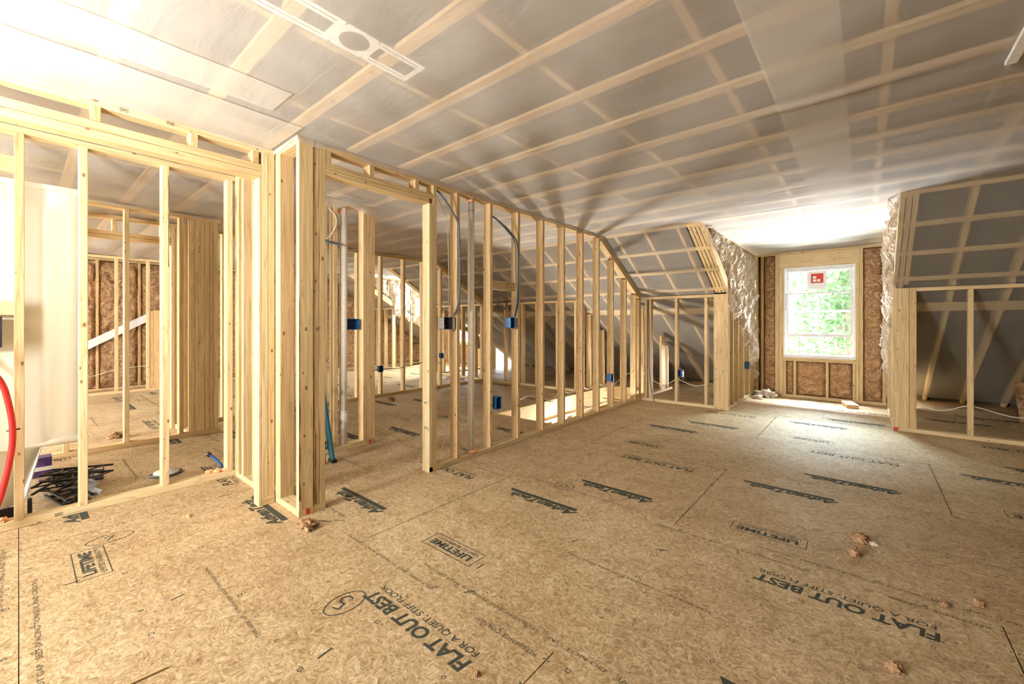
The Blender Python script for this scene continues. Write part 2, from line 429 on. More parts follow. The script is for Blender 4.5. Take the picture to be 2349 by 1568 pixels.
while j * 1.26 < FY1:
    y0, y1 = max(j * 1.26, FY0), min(j * 1.26 + 1.26, FY1)
    xr = (-.868 if j % 2 == 0 else .417) + 2.54 * 3
    while xr - 2.54 > FX0 - 2.54:
        a, b = max(xr - 2.54, FX0), min(xr, FX1)
        if b - a > .05 and y1 - y0 > .05:
            rs = minus((a + .0026, b - .0026, y0 + .0013, y1 - .0013))
            p = boxes('floor_panel', floor, [(q[0], q[1], q[2], q[3], -.024, 0) for q in rs], 'osb')
            full = abs(b - a - 2.54) < .01 and abs(y1 - y0 - 1.26) < .01
            if full and len(rs) == 1 and y0 > -1.5:
                for me, nm in ((dm, 'printed_lettering'), (fm_, 'faint_edge_print')):
                    o = bpy.data.objects.new(nm, me); o.location = Vector((xr, j * 1.26, 0)) - wloc(p); link(o, parent=p)
        xr -= 2.54
    j += 1
hand = Print(); ff = lambda u, v: (u, v, .0012)
def hand_text(s, cx, cy, wd, cap, rot=math.pi):
    c, sn = math.cos(rot), math.sin(rot)
    hand.text(s, wd, cap, lambda u, v: (cx + (u - wd / 2) * c - (v - cap / 2) * sn, cy + (u - wd / 2) * sn + (v - cap / 2) * c, .0012), 0, -.018)
hand.ring(-1.705, .905, .062, .092, 28, .0045, ff); hand_text('5', -1.715, .90, .05, .09, R(200))
hand.ring(-1.695, 2.60, .075, .07, 28, .004, ff); hand_text('45', -1.69, 2.60, .08, .05, R(175))
hand.ring(-.93, 3.98, .07, .07, 24, .004, ff); hand_text('119', -.93, 3.98, .08, .04)
hand.ring(-3.22, .33, .06, .10, 24, .004, ff); hand_text('7', -3.22, .33, .05, .06, R(90))
for (x, y, l, rot) in ((-2.55, 1.10, .11, .5), (-2.50, 1.20, .09, .55), (-2.44, 1.26, .07, .5), (-2.87, 1.00, .12, .2), (-1.45, 1.47, .05, 1.6), (-3.40, .93, .08, 1.2), (-.36, 2.74, .04, 1.5), (-2.8, .16, .05, 1.6), (-1.22, 1.98, .05, 1.2), (-.82, 2.2, .06, .4), (-1.5, .72, .06, 1.7), (-2.3, .45, .05, 1.7), (-1.35, 1.30, .05, .9)):
    dx, dy = math.cos(rot) * l / 2, math.sin(rot) * l / 2; px_, py_ = -dy / l * .006, dx / l * .006
    hand.poly([(x - dx - px_, y - dy - py_), (x + dx - px_, y + dy - py_), (x + dx + px_, y + dy + py_), (x - dx + px_, y - dy + py_)], ff)
mesh_obj('handwritten_marks', hand.V, hand.F, M['ink'], (0, 0, 0.0), floor)
bpy.data.objects['handwritten_marks'].location = -floor.location

# ------------------------------------------------------------------ CEILING (flat) and slopes
D1 = (-1.43, .24); D2 = (-9.40, -7.75)          # dormers, X ranges
HATCH = (.50, 1.12, 1.85, 2.80)
ceil = boxes('ceiling', None, [(FX0, FX1, FY0, 5.06, 2.47, 2.55), (D1[0] - .2, D1[1] + .2, 5.06, 8.3, 2.47, 2.55), (D2[0] - .2, D2[1] + .2, 5.06, 8.3, 2.47, 2.55)], 'deck',
             kind='structure', label='flat attic ceiling of white see-through membrane stapled over wood strapping', cat='ceiling')
y = 1.465 - .403 * 12
strap_y = []
while y < 5.0:
    strap_y.append(y); bx('ceiling_strap', ceil, FX0, FX1, y - .032, y + .032, 2.364, 2.383, 'pine'); y += .403
for (a, b) in (D1, D2):
    y = 5.09
    while y < 8.1: bx('ceiling_strap', ceil, a, b, y - .032, y + .032, 2.364, 2.383, 'pine'); y += .403
x = FX0 + .3
while x < FX1:
    dd = any(a < x < b for a, b in (D1, D2))
    bx('ceiling_joist', ceil, x - .019, x + .019, FY0, 8.2 if dd else 5.05, 2.384, 2.47, 'pine'); x += .61
def sag(x, y):
    t = ((y - strap_y[0]) / .403) % 1.0
    s = -.009 * math.sin(math.pi * t) ** 2 * (.5 + noise.noise(Vector((x * .9, y * .6, 3))) * .9)
    near = abs(math.sin(math.pi * t))
    s += .006 * near * noise.noise(Vector((x * 5, y * 2.2, 0)))
    # gathered fold in front of the dormer
    for (fx, fy, fr, amp, ang) in ((-.75, 4.25, .38, .050, 2.35), (-.42, 4.0, .25, .030, 2.2), (-1.3, 4.55, .35, .022, 2.7), (-.2, 3.88, .3, .016, 3.0)):
        ux, uy = math.cos(ang), math.sin(ang); du = (x - fx) * ux + (y - fy) * uy; dv = -(x - fx) * uy + (y - fy) * ux
        s -= amp * math.exp(-(du / fr) ** 2 - (dv / .11) ** 2) * (.6 + .4 * math.sin(dv * 75))
    if x < -3.9 and y < 2.5: s -= .03 * (.5 + noise.noise(Vector((x * 1.1, y * 2.1, 9)))) * near ** .5 + .004
    # long creases along three straps
    for (cy0, x0, x1) in ((3.80, -1.6, 2.5), (3.50, .0, 4), (2.66, -.5, 4), (4.35, -2.2, -.2)):
        if x0 < x < x1:
            yy = cy0 + .03 * noise.noise(Vector((x * 1.5, cy0, 1)))
            s -= .017 * math.exp(-((y - yy) / .02) ** 2) * (.55 + .45 * math.sin(x * 2.1 + cy0))
    return s
def memb(name, x0, x1, y0, y1, dz, step=.055, mat='membrane', **k):
    nu = max(2, int((x1 - x0) / step)); nv = max(2, int((y1 - y0) / (step * .62)))
    def f(u, v):
        x, y = x0 + (x1 - x0) * u, y0 + (y1 - y0) * v
        return (x, y, 2.361 + dz + sag(x, y))
    return surf(name, ceil, f, nu, nv, mat, **k)
memb('ceiling_membrane', FX0, -3.6, FY0, 5.03, 0, .09)
memb('ceiling_membrane', -3.62, -.07, FY0, 5.03, 0, .05)
memb('ceiling_membrane', -.36, HATCH[0], FY0, 5.03, -.004, .05)
memb('ceiling_membrane', HATCH[0] - .02, FX1, HATCH[3] - .03, 5.03, -.004, .055)
memb('ceiling_membrane', HATCH[0] - .02, FX1, FY0, HATCH[2], -.004, .09)
memb('ceiling_membrane', HATCH[1] - .02, FX1, HATCH[2], HATCH[3], -.004, .09)
memb('lapped_membrane_strip', -2.46, -2.20, FY0, .89, -.006, .05, label='second layer of white membrane lapped over the first')
memb('lapped_membrane_strip', -3.02, -2.53, FY0, 1.08, -.010, .05)
memb('ceiling_membrane', D1[0], D1[1], 5.0, 8.1, -.006, .04)
memb('ceiling_membrane', D2[0], D2[1], 5.0, 8.1, -.006, .08)
# pale slotted frame lying above the membrane
fr = empty('slotted_mounting_frame', (-1.61, .87, 2.366), label='pale flat slotted frame with a round hole seen through the ceiling membrane', cat='mounting frame')
def frame_piece():
    V = []; F = []
    def rect(x0, x1, y0, y1):
        b = len(V)
        for z in (2.3622, 2.3638): V.extend([(x0, y0, z), (x1, y0, z), (x1, y1, z), (x0, y1, z)])
        F.extend([(b, b + 1, b + 2, b + 3), (b + 7, b + 6, b + 5, b + 4)] + [(b + i, b + 4 + i, b + 4 + (i + 1) % 4, b + (i + 1) % 4) for i in range(4)])
    for (a, b) in ((-1.690, -1.672), (-1.666, -1.650), (-1.568, -1.552), (-1.546, -1.528)):
        rect(a, b, .10, .82); rect(a, b, .97, 1.195)
    for (a, b) in ((-1.672, -1.666), (-1.552, -1.546)):
        for (c, d) in ((.10, .14), (.5, .54), (.79, .82), (.97, .99), (1.175, 1.195)): rect(a, b, c, d)
    rect(-1.650, -1.568, 1.175, 1.195); rect(-1.650, -1.568, .10, .14); rect(-1.65, -1.568, .79, .82); rect(-1.65, -1.568, .97, .985)
    n = 28; cx, cy, r = -1.609, .895, .060; b = len(V)
    for i in range(n):
        a = i * 2 * math.pi / n; V.append((cx + r * math.cos(a), cy + r * math.sin(a), 2.3622))
        m = max(abs(math.cos(a)) / .081, abs(math.sin(a)) / .0755); V.append((cx + math.cos(a) / m, cy + math.sin(a) / m, 2.3622))
    for i in range(n): j2 = (i + 1) % n; F.append((b + 2 * i, b + 2 * j2, b + 2 * j2 + 1, b + 2 * i + 1))
    return V, F
V, F = frame_piece(); mesh_obj('slotted_plate', V, F, M['vinyl'], (-1.61, .87, 2.363), fr)
bx('frame_lip', fr, -1.690, -1.528, 1.195, 1.199, 2.3622, 2.3665, 'vinyl')
# hatch at the right edge
ht = empty('attic_hatch', (.8, 2.3, 2.36), label='plywood attic hatch edged with a white folded strip, top right corner', cat='hatch')
bx('hatch_panel', ht, HATCH[0] + .01, HATCH[1] - .01, HATCH[2] + .01, HATCH[3] - .01, 2.350, 2.366, 'ply')
bx('edge_strip', ht, HATCH[0] - .03, HATCH[0] + .008, HATCH[2], HATCH[3] + .01, 2.335, 2.352, 'vinyl', label='white folded edging strip')
bx('batten', ht, HATCH[0] + .03, HATCH[1] - .03, HATCH[3] - .06, HATCH[3] - .02, 2.312, 2.349, 'pine')

def slope(name, x0, x1, lab, straps=True, extra=None, cut=None):
    """sloped roof underside between two X positions, from the fold down to the eave"""
    ye = 9.0
    V = [(x0, 5.0, zs(5.0) + .16), (x1, 5.0, zs(5.0) + .16), (x1, 9.35, zs(9.35) + .16), (x0, 9.35, zs(9.35) + .16)]
    V += [(a, b, c + .04) for a, b, c in V]
    F = [(0, 1, 2, 3), (7, 6, 5, 4), (0, 4, 5, 1), (1, 5, 6, 2), (2, 6, 7, 3), (3, 7, 4, 0)]
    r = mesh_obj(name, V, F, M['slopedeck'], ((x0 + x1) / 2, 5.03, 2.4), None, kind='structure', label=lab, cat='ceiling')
    yv = Vector((0, 1, -.58)).normalized(); nv = Vector((0, .58, 1)).normalized()
    m0, m1 = x0 + (cut[0] if cut else 0), x1 - (cut[1] if cut else 0)
    for yc in (5.06, 5.445, 5.83, 6.22):
        c = Vector((0, yc, zs(yc))) + nv * .012
        beam('slope_strap', r, (x0, c.y, c.z), (x1, c.y, c.z), yv * .055, nv * .019, 'pine')
    c = Vector((0, 6.72, zs(6.72))) + nv * .008
    beam('wide_strap', r, (m0, c.y, c.z), (m1, c.y, c.z), yv * .17, nv * .008, 'pale')
    x = -1.72 - .405 * 30
    while x < x1 - .03:
        if x > x0 + .03:
            o = nv * .09
            beam('rafter', r, (x, 5.03 + o.y, zs(5.03) + o.z), (x, 6.3 + o.y, zs(6.3) + o.z), (.038, 0, 0), nv * .135, 'pine')
            o = nv * .070
            beam('rafter', r, (x, 6.32 + o.y, zs(6.32) + o.z), (x, 9.2 + o.y, zs(9.2) + o.z), (.038, 0, 0), nv * .135, 'pale')
        x += .405
    for (yy0, yy1, pv) in ((5.02, 9.0, 0),):
        nu = max(3, int((m1 - m0) / .08)); 
        def f(u, v):
            x = m0 + (m1 - m0) * u; y = 5.02 + 3.95 * v
            s = -.003 * abs(noise.noise(Vector((x * 2.5, y * 2.5, 5)))) - .003 * abs(noise.noise(Vector((x * 9, y * 4, 2))))
            if y > 6.5: s -= .03 * max(0, math.sin((x + 1.72) / .405 * math.pi)) ** 2 if False else 0
            return (x, y, zs(y) - .001 + s)
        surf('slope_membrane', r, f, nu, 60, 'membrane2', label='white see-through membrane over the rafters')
    return r
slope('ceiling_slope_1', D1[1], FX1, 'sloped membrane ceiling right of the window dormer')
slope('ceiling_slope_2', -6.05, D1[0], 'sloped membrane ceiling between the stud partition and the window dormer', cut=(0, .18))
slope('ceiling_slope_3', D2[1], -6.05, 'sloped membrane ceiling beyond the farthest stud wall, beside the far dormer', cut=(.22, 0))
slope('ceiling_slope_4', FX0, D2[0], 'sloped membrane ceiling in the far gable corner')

def flap(a, b, n, lo=.030, seed=0, mat='membrane'):
    a, b, n = Vector(a), Vector(b), Vector(n)
    def f(u, v):
        p = a.lerp(b, u); w_ = lo * (1 + .9 * noise.noise(Vector((u * (b - a).length * 5, seed, 0))))
        return p + n * (.004 + .012 * v * (.6 + noise.noise(Vector((u * (b - a).length * 9, v, seed))))) + Vector((0, 0, -w_ * v + .006))
    surf('membrane_edge', ceil, f, max(6, int((b - a).length / .03)), 3, mat)
flap((-2.668, 1.10, 2.356), (-2.668, 5.03, 2.356), (1, 0, 0), .034, 1)
flap((-3.018, -3.5, 2.356), (-3.018, 1.10, 2.356), (1, 0, 0), .018, 2)
flap((-3.04, 1.112, 2.356), (-2.66, 1.112, 2.356), (0, -1, 0), .035, 3)
flap((-3.767, 1.75, 2.35), (-3.767, 2.33, 2.35), (1, 0, 0), .07, 4)
flap((-5.448, -3.5, 2.34), (-5.448, 1.44, 2.34), (1, 0, 0), .02, 5)

# ------------------------------------------------------------------ stud walls
def stud_x(w, X, y0, y1, z1, z0=.04, d=.089, mat='pine', wob=0):   # stud of a wall in a plane X=const (front face X, body towards -X)
    return bx('stud', w, X - d, X, y0, y1, z0, z1, mat, axis=2, wob=wob)
def batt(parent, P0, U, V, nrm, nu, nv, amp, mat='batt', seed=0, zfn=None, name='insulation_batt', edge=.03):
    P0, U, V, nrm = map(Vector, (P0, U, V, nrm))
    def f(u, v):
        p = P0 + U * u + (V * v if zfn is None else Vector((0, 0, zfn(P0 + U * u)[0] + (zfn(P0 + U * u)[1] - zfn(P0 + U * u)[0]) * v - (P0 + U * u).z)))
        e = min(u, 1 - u, .12) / .12; e2 = min(v, 1 - v, .05) / .05
        q = p * 1.0
        h = noise.fractal(q * 7 + Vector((seed, 0, 0)), .7, 2.1, 5) * .55 + noise.noise(q * 2.6 + Vector((0, seed, 0))) * .6
        h += .5 * abs(noise.noise(Vector((q.x * 16, q.y * 16, q.z * 5 + seed))))
        if mat == 'battpale': h += .9 * abs(noise.noise(Vector((seed, q.y * 13 + .6 * noise.noise(q * 3), q.z * 1.6)))) - .35
        return p + nrm * (amp * (h + .5) * (.35 + .65 * e * e2) - edge * (1 - e * e2))
    return surf(name, parent, f, nu, nv, mat)

# --- middle partition (plane X=-2.67), door opening at its near end, sloped top beyond Y=5.03
XM = -2.67
wm = empty('wall_middle', (XM - .045, 3.6, 0), kind='structure', label='open pine stud partition running from the corner post to the knee wall', cat='wall')
bx('bottom_plate', wm, XM - .089, XM, 2.13, 6.30, 0, .042, 'pale')
bx('top_plate', wm, XM - .089, XM, 1.206, 5.05, 2.318, 2.358, 'pine')
yv = Vector((0, 1, -.58)).normalized(); nv = Vector((0, .58, 1)).normalized()
for k in range(2):
    c0 = Vector((XM - .045, 5.03, zs(5.03))) - nv * (.022 + .04 * k); c1 = Vector((XM - .045, 6.30, zs(6.30))) - nv * (.022 + .04 * k)
    beam('sloped_top_plate', wm, c0, c1, (.089, 0, 0), nv * .038, 'pine')
stud_x(wm, XM, 2.128, 2.166, 2.163, 0, mat='pale', wob=.0)
stud_x(wm, XM, 2.168, 2.206, 2.318)
for yb in (2.462, 2.877, 3.287, 3.708, 4.12, 4.54, 4.95, 5.36, 5.766, 6.115):
    top = 2.318 if yb < 5.03 else zs(yb) - .10
    stud_x(wm, XM, yb - .038, yb, top)
stud_x(wm, XM, 6.20, 6.238, zs(6.25) - .09); stud_x(wm, XM, 6.242, 6.28, zs(6.28) - .09)
bx('header', wm, XM - .089, XM, 1.285, 2.128, 2.165, 2.203, 'pine'); bx('header', wm, XM - .089, XM, 1.285, 2.166, 2.205, 2.243, 'pine')
for a in (1.285, 1.60, 1.99): bx('cripple_stud', wm, XM - .089, XM, a, a + .038, 2.244, 2.318, 'pine', axis=2)
bx('blocking', wm, XM - .075, XM - .035, 2.88, 3.25, 1.525, 1.61, 'pine')
# corner post of several studs
stud_x(wm, XM, 1.207, 1.244, 2.318, wob=.004); stud_x(wm, XM, 1.246, 1.284, 2.318)
bx('bottom_plate', wm, XM - .089, XM, 1.207, 1.284, 0, .042, 'pale', axis=1)

wc = empty('wall_corner', (-2.85, 1.16, 0), kind='structure', label='short return of studs and bark-edged boards forming the corner post beside the doorway', cat='wall')
bx('bottom_plate', wc, -3.035, -2.665, 1.115, 1.204, 0, .042, 'pale')
bx('top_plate', wc, -3.035, -2.665, 1.115, 1.204, 2.318, 2.358, 'pine')
bx('stud', wc, -2.703, -2.665, 1.115, 1.204, .043, 2.318, 'pine', axis=2)
bx('stud', wc, -3.035, -2.997, 1.115, 1.204, .043, 2.318, 'pale', axis=2)
bx('stud', wc, -2.994, -2.950, 1.115, 1.204, .043, 2.318, 'pine', axis=2)
# bark edge along the post, as a thin ragged strip
def bark_strip(parent, x, y, z0, z1, wd, nx, ny, seed):
    V = []; F = []; n = 60
    for i in range(n + 1):
        z = z0 + (z1 - z0) * i / n; a = wd * (.25 + abs(noise.noise(Vector((z * 4, seed, 0)))) * 1.6)
        V += [(x + nx * .0015, y + ny * .0015, z), (x + nx * .0015 + abs(ny) * a, y + ny * .0015 + abs(nx) * a, z)]
    for i in range(n): b = 2 * i; F.append((b, b + 1, b + 3, b + 2))
    mesh_obj('bark_edge', V, F, M['bark'], (x, y, (z0 + z1) / 2), parent)
bark_strip(wc, -2.665, 1.116, .1, 1.35, .010, 1, 0, 1)
bark_strip(wm, XM, 1.2075, .05, 1.0, .007, 1, 0, 5)
bark_strip(wm, XM, 1.218, .05, .50, .016, 1, 0, 8)
boxes('crayon_mark', wc, [(-2.6648, -2.6640, 1.158, 1.182, .004, .040)], 'redmark', label='red crayon mark')

def stamp(wall, Y, z, plane='X', c=XM, txt='SPF'):
    P = Print()
    if plane == 'X': fn = lambda u, v: (c + .0009, Y - .014 + u, z + v)
    else: fn = lambda u, v: (Y - .014 + u, c - .0009, z + v)
    P.text(txt, .024, .011, fn, 0, .01)
    for (a, b, d, e) in ((-.003, .029, -.004, -.0025), (-.003, .029, .0135, .015), (-.003, -.0015, -.004, .015), (.0275, .029, -.004, .015)): P.poly([(a, d), (b, d), (b, e), (a, e)], fn)
    mesh_obj('grade_stamp', P.V, P.F, M['ink'], P.V[0], wall)
for Y_, z_ in ((2.858, .557), (2.858, .36), (3.268, .556), (3.268, .365), (4.10, 1.784), (4.10, 1.608), (4.93, 2.012), (4.93, 1.819), (5.34, 2.02), (5.34, 1.834), (5.747, .782), (5.747, .59)): stamp(wm, Y_, z_)
stamp(wm, -2.712, .55, 'Y', 2.128); stamp(wm, -2.712, .35, 'Y', 2.128)

# --- closet front (plane X=-3.02)
XC = -3.02
wcl = empty('wall_closet_front', (XC - .045, 0, 0), kind='structure', label='closet front framing with a doubled flat header over a wide opening', cat='wall')
bx('bottom_plate', wcl, XC - .089, XC, 1.03, 1.108, 0, .055, 'pale', axis=1)
bx('jack_stud', wcl, XC - .089, XC, 1.012, 1.029, 0, 2.155, 'pale', axis=2)
bx('stud', wcl, XC - .089, XC, 1.030, 1.067, .056, 2.318, 'pale', axis=2); bx('stud', wcl, XC - .089, XC, 1.069, 1.107, .056, 2.318, 'pine', axis=2)
bx('header', wcl, XC - .089, XC, -3.5, 1.029, 2.150, 2.194, 'pine'); bx('header', wcl, XC - .089, XC, -3.5, 1.029, 2.196, 2.240, 'pine')
bx('top_plate', wcl, XC - .089, XC, -3.5, 1.108, 2.318, 2.356, 'pale')
for a in (-.15, .238, .650, .975): bx('cripple_stud', wcl, XC - .089, XC, a, a + .038, 2.241, 2.318, 'pine', axis=2)

# --- return wall of the closet (plane Y=1.10)
wr = empty('wall_closet_side', (-3.45, 1.145, 0), kind='structure', label='short closet side wall joining the back studs to the front post', cat='wall')
bx('bottom_plate', wr, -3.788, XC - .089, 1.10, 1.189, 0, .042, 'pale')
bx('top_plate', wr, -3.788, XC - .089, 1.10, 1.189, 2.318, 2.356, 'pine')
for a in (-3.786, -3.745, -3.640): bx('stud', wr, a, a + .038, 1.10, 1.189, .043, 2.318, 'pine', axis=2)
bx('stud', wr, -3.42, -3.382, 1.10, 1.189, .043, 2.318, 'ply', axis=2)
bark_strip(wr, -3.766, 1.0985, .3, 2.2, .012, 0, -1, 12)

# --- closet back / bathroom wall (plane X=-3.79)
XB = -3.79
wb = empty('wall_closet_back', (XB - .045, .2, 0), kind='structure', label='open stud wall at the left, in front of the cream shower unit', cat='wall')
bx('bottom_plate', wb, XB - .089, XB, -3.5, 1.098, 0, .045, 'pale')
bx('top_plate', wb, XB - .089, XB, -3.5, 1.098, 2.318, 2.356, 'pale')
for a, b in ((-.80, -.762), (-.40, -.362), (-.018, .022), (.246, .286), (.655, .695), (1.048, 1.086)):
    stud_x(wb, XB, a, b, 2.318, .046, mat='pale' if a > .2 else 'pine', wob=.002)
bx('blocking', wb, XB - .089, XB - .05, -.362, -.018, 1.248, 1.33, 'pine'); bx('blocking', wb, XB - .089, XB - .05, -.362, -.018, 2.09, 2.187, 'pine')
stamp(wcl, .364, 2.33, c=XC); stamp(wcl, .56, 2.33, c=XC, txt='7 44'); stamp(wb, .16, .018, c=XB)
bark_strip(wb, XB, .688, 1.6, 2.25, .010, 1, 0, 21)

# --- plumbing wall behind the doorway (plane X=-3.77)
XP = -3.77
wp = empty('wall_plumbing', (XP - .045, 2.0, 0), kind='structure', label='short stud wall with a white drain pipe, seen through the doorway', cat='wall')
bx('bottom_plate', wp, XP - .089, XP, 1.75, 2.232, 0, .045, 'pale'); bx('bottom_plate', wp, XP - .089, XP, 2.232, 2.318, 0, .045, 'ply', axis=1)
bx('top_plate', wp, XP - .089, XP, 1.75, 2.318, 2.318, 2.356, 'pine')
stud_x(wp, XP, 1.892, 1.930, 2.318); stud_x(wp, XP - .005, 1.796, 1.834, 2.318, mat='pale')
stud_x(wp, XP, 2.190, 2.232, 2.318); bx('stud', wp, XP - .038, XP, 2.234, 2.318, .046, 2.318, 'pine', axis=2)
bx('stud', wp, XP - .6, XP - .52, 1.93, 1.97, 0.0, 2.0, 'ply', axis=2)
boxes('crayon_mark', wp, [(XP + .0002, XP + .0009, 2.255, 2.275, .004, .040)], 'redmark', label='red crayon mark')

# --- wall B (plane X=-5.45)
XW = -5.45
w2 = empty('wall_bath_far', (XW - .045, 0, 0), kind='structure', label='open stud wall ending in a thick post of seven joined studs, behind the bathroom', cat='wall')
bx('bottom_plate', w2, XW - .089, XW, -3.5, 1.44, 0, .045, 'pine'); bx('top_plate', w2, XW - .089, XW, -3.5, 1.44, 2.30, 2.345, 'pine')
for a in (-.55, -.15, .255, .657, 1.079): stud_x(w2, XW, a, a + .038, 2.30, .046)
for k, (a, b) in enumerate(((1.172, 1.210), (1.212, 1.300), (1.302, 1.342), (1.344, 1.380), (1.382, 1.424))): stud_x(w2, XW, a, b, 2.30, .046)
bx('stud', w2, XW - .30, XW - .262, 1.14, 1.18, .046, 2.30, 'pale', axis=2)
# cross plate going back from the post
bx('bottom_plate', w2, -6.05, XW - .09, 1.16, 1.25, 0, .045, 'pale')
for a in (-5.95, -5.84): bx('stud', w2, a, a + .038, 1.16, 1.25, .046, 2.30, 'pine', axis=2)

# --- wall C (plane X=-6.05)
XF = -6.05
w3 = empty('wall_far', (XF - .045, 3.5, 0), kind='structure', label='farthest open stud wall with a doorway header, behind the middle partition', cat='wall')
bx('bottom_plate', w3, XF - .089, XF, 1.26, 6.30, 0, .042, 'pine'); bx('top_plate', w3, XF - .089, XF, -3.5, 5.03, 2.30, 2.34, 'pine')
for k in range(2):
    c0 = Vector((XF - .045, 5.03, zs(5.03))) - nv * (.022 + .04 * k); c1 = Vector((XF - .045, 6.30, zs(6.30))) - nv * (.022 + .04 * k)
    beam('sloped_top_plate', w3, c0, c1, (.089, 0, 0), nv * .038, 'pine')
for yb in (1.66, 2.07, 2.48, 2.885, 3.45, 3.865, 4.305, 4.71, 5.125, 5.53, 5.94, 6.26):
    stud_x(w3, XF, yb - .038, yb, 2.30 if yb < 5.0 else zs(yb) - .10)
for a in (1.125, 1.165): stud_x(w3, XF, a, a + .036, 2.30, 0)
bx('header', w3, XF - .089, XF, -1.2, 1.124, 2.090, 2.128, 'pine'); bx('header', w3, XF - .089, XF, -1.2, 1.124, 2.130, 2.168, 'pine')
for a in (-.2, .25, .636, 1.03): bx('cripple_stud', w3, XF - .089, XF, a, a + .038, 2.169, 2.30, 'pine', axis=2)

# --- knee walls
def knee(name, x0, x1, xs, lab, Y=6.30):
    w_ = empty(name, ((x0 + x1) / 2, Y, 0), kind='structure', label=lab, cat='wall')
    bx('bottom_plate', w_, x0, x1, Y, Y + .089, 0, .042, 'pale')
    bx('top_plate', w_, x0, x1, Y, Y + .089, zs(Y) - .055, zs(Y) - .017, 'pine')
    for a in xs: bx('stud', w_, a, a + .038, Y, Y + .089, .043, zs(Y) - .056, 'pine', axis=2)
    return w_
kl = knee('wall_knee_left', -2.669, D1[0], (-2.62, -2.56, -2.160, -1.745), 'low knee wall of open studs left of the window dormer')
bx('corner_post', kl, -1.62, -1.434, 6.298, 6.337, 0, zs(6.3) - .02, 'pine', axis=2)
bx('corner_post', kl, -1.62, -1.432, 6.340, 6.378, .043, zs(6.34) - .03, 'pine', axis=2)
kr = knee('wall_knee_right', D1[1], FX1, (.815, 1.22, 1.63, 2.04, 2.45, 2.86), 'low knee wall of open studs right of the window dormer', 6.33)
bx('corner_post', kr, .242, .37, 6.32, 6.358, .043, zs(6.33) - .02, 'pine', axis=2)
bx('corner_post', kr, .372, .43, 6.325, 6.363, .043, zs(6.33) - .02, 'pine', axis=2)
boxes('crayon_mark', kr, [(.245, .285, 6.3285, 6.3295, .004, .040)], 'redmark', label='red crayon mark')
knee('wall_knee_stairs', XF, -3.80, (-5.545, -5.10, -4.76, -4.29, -3.90, -3.855), 'knee wall of open studs beyond the stair opening')
knee('wall_knee_far', D2[1], XF - .09, (-7.72, -7.2, -6.8, -6.4), 'knee wall of open studs beside the far dormer')
knee('wall_knee_gable', FX0, D2[0], (-10.2, -9.8, -9.45), 'knee wall of open studs in the far gable corner')
ws = empty('wall_stair_side', (-2.74, 7.0, 0), kind='structure', label='side wall of wide studs behind the left knee wall', cat='wall')
bx('bottom_plate', ws, -2.79, -2.70, 6.40, 7.75, 0, .042, 'pale')
bx('stud', ws, -2.79, -2.70, 6.44, 6.478, .043, 1.45, 'pine', axis=2)
bx('stud', ws, -2.735, -2.70, 7.22, 7.40, .043, .98, 'pine', axis=2); bx('stud', ws, -2.79, -2.70, 7.52, 7.56, .043, .80, 'pine', axis=2)
wt = empty('wall_stair_far', (-3.84, 6.9, 0), kind='structure', label='low studs at the far edge of the stair opening behind the knee wall', cat='wall')
bx('bottom_plate', wt, -3.89, -3.80, 6.40, 7.45, 0, .042, 'pine')
for a in (6.45, 6.7, 6.95, 7.2): bx('stud', wt, -3.89, -3.80, a, a + .038, .043, zs(a) - .03, 'pine', axis=2)

# --- stairwell below the floor
sw = boxes('stair_opening', None, [(-4.6, -1.9, 3.2, 8.2, -2.75, -2.70)], 'ply', kind='structure', label='bright stair opening framed with boards behind the middle partition', cat='stair opening')
a, b, c, d = STAIR
bx('rim_board', sw, a + .001, a + .04, c, d, -.285, -.001, 'pale'); bx('rim_board', sw, b - .04, b - .001, c, d, -.285, -.001, 'pale')
bx('rim_board', sw, a + .041, b - .041, c + .001, c + .04, -.285, -.001, 'pale'); bx('rim_board', sw, a + .041, b - .041, d - .04, d - .001, -.285, -.001, 'pale')
bx('rim_plate', sw, a - .03, a + .055, c, d, -.33, -.287, 'pine')
boxes('lower_wall', sw, [(a - .75, a - .70, 3.2, 8.2, -2.7, -.30), (b + .70, b + .75, 3.2, 8.2, -2.7, -.30), (a - .75, b + .75, 3.15, 3.2, -2.7, -.30), (a - .75, b + .75, 8.2, 8.25, -2.7, -.30)], 'sheath')
for k in range(9):
    bx('stair_tread', sw, a + .05, b - .05, 5.2 + k * .24, 5.47 + k * .24, -2.4 + k * .19, -2.36 + k * .19, 'pine', axis=0)
boxes('lower_window_glow_wall', sw, [(a - .69, a - .68, 6.2, 7.2, -1.3, -.35)], 'vinyl', label='white panel in daylight on the lower floor')
for k in range(5): bx('lower_stud', sw, a - .69, a - .60, 4.2 + .7 * k, 4.24 + .7 * k, -2.7, -.43, 'pale', axis=2)

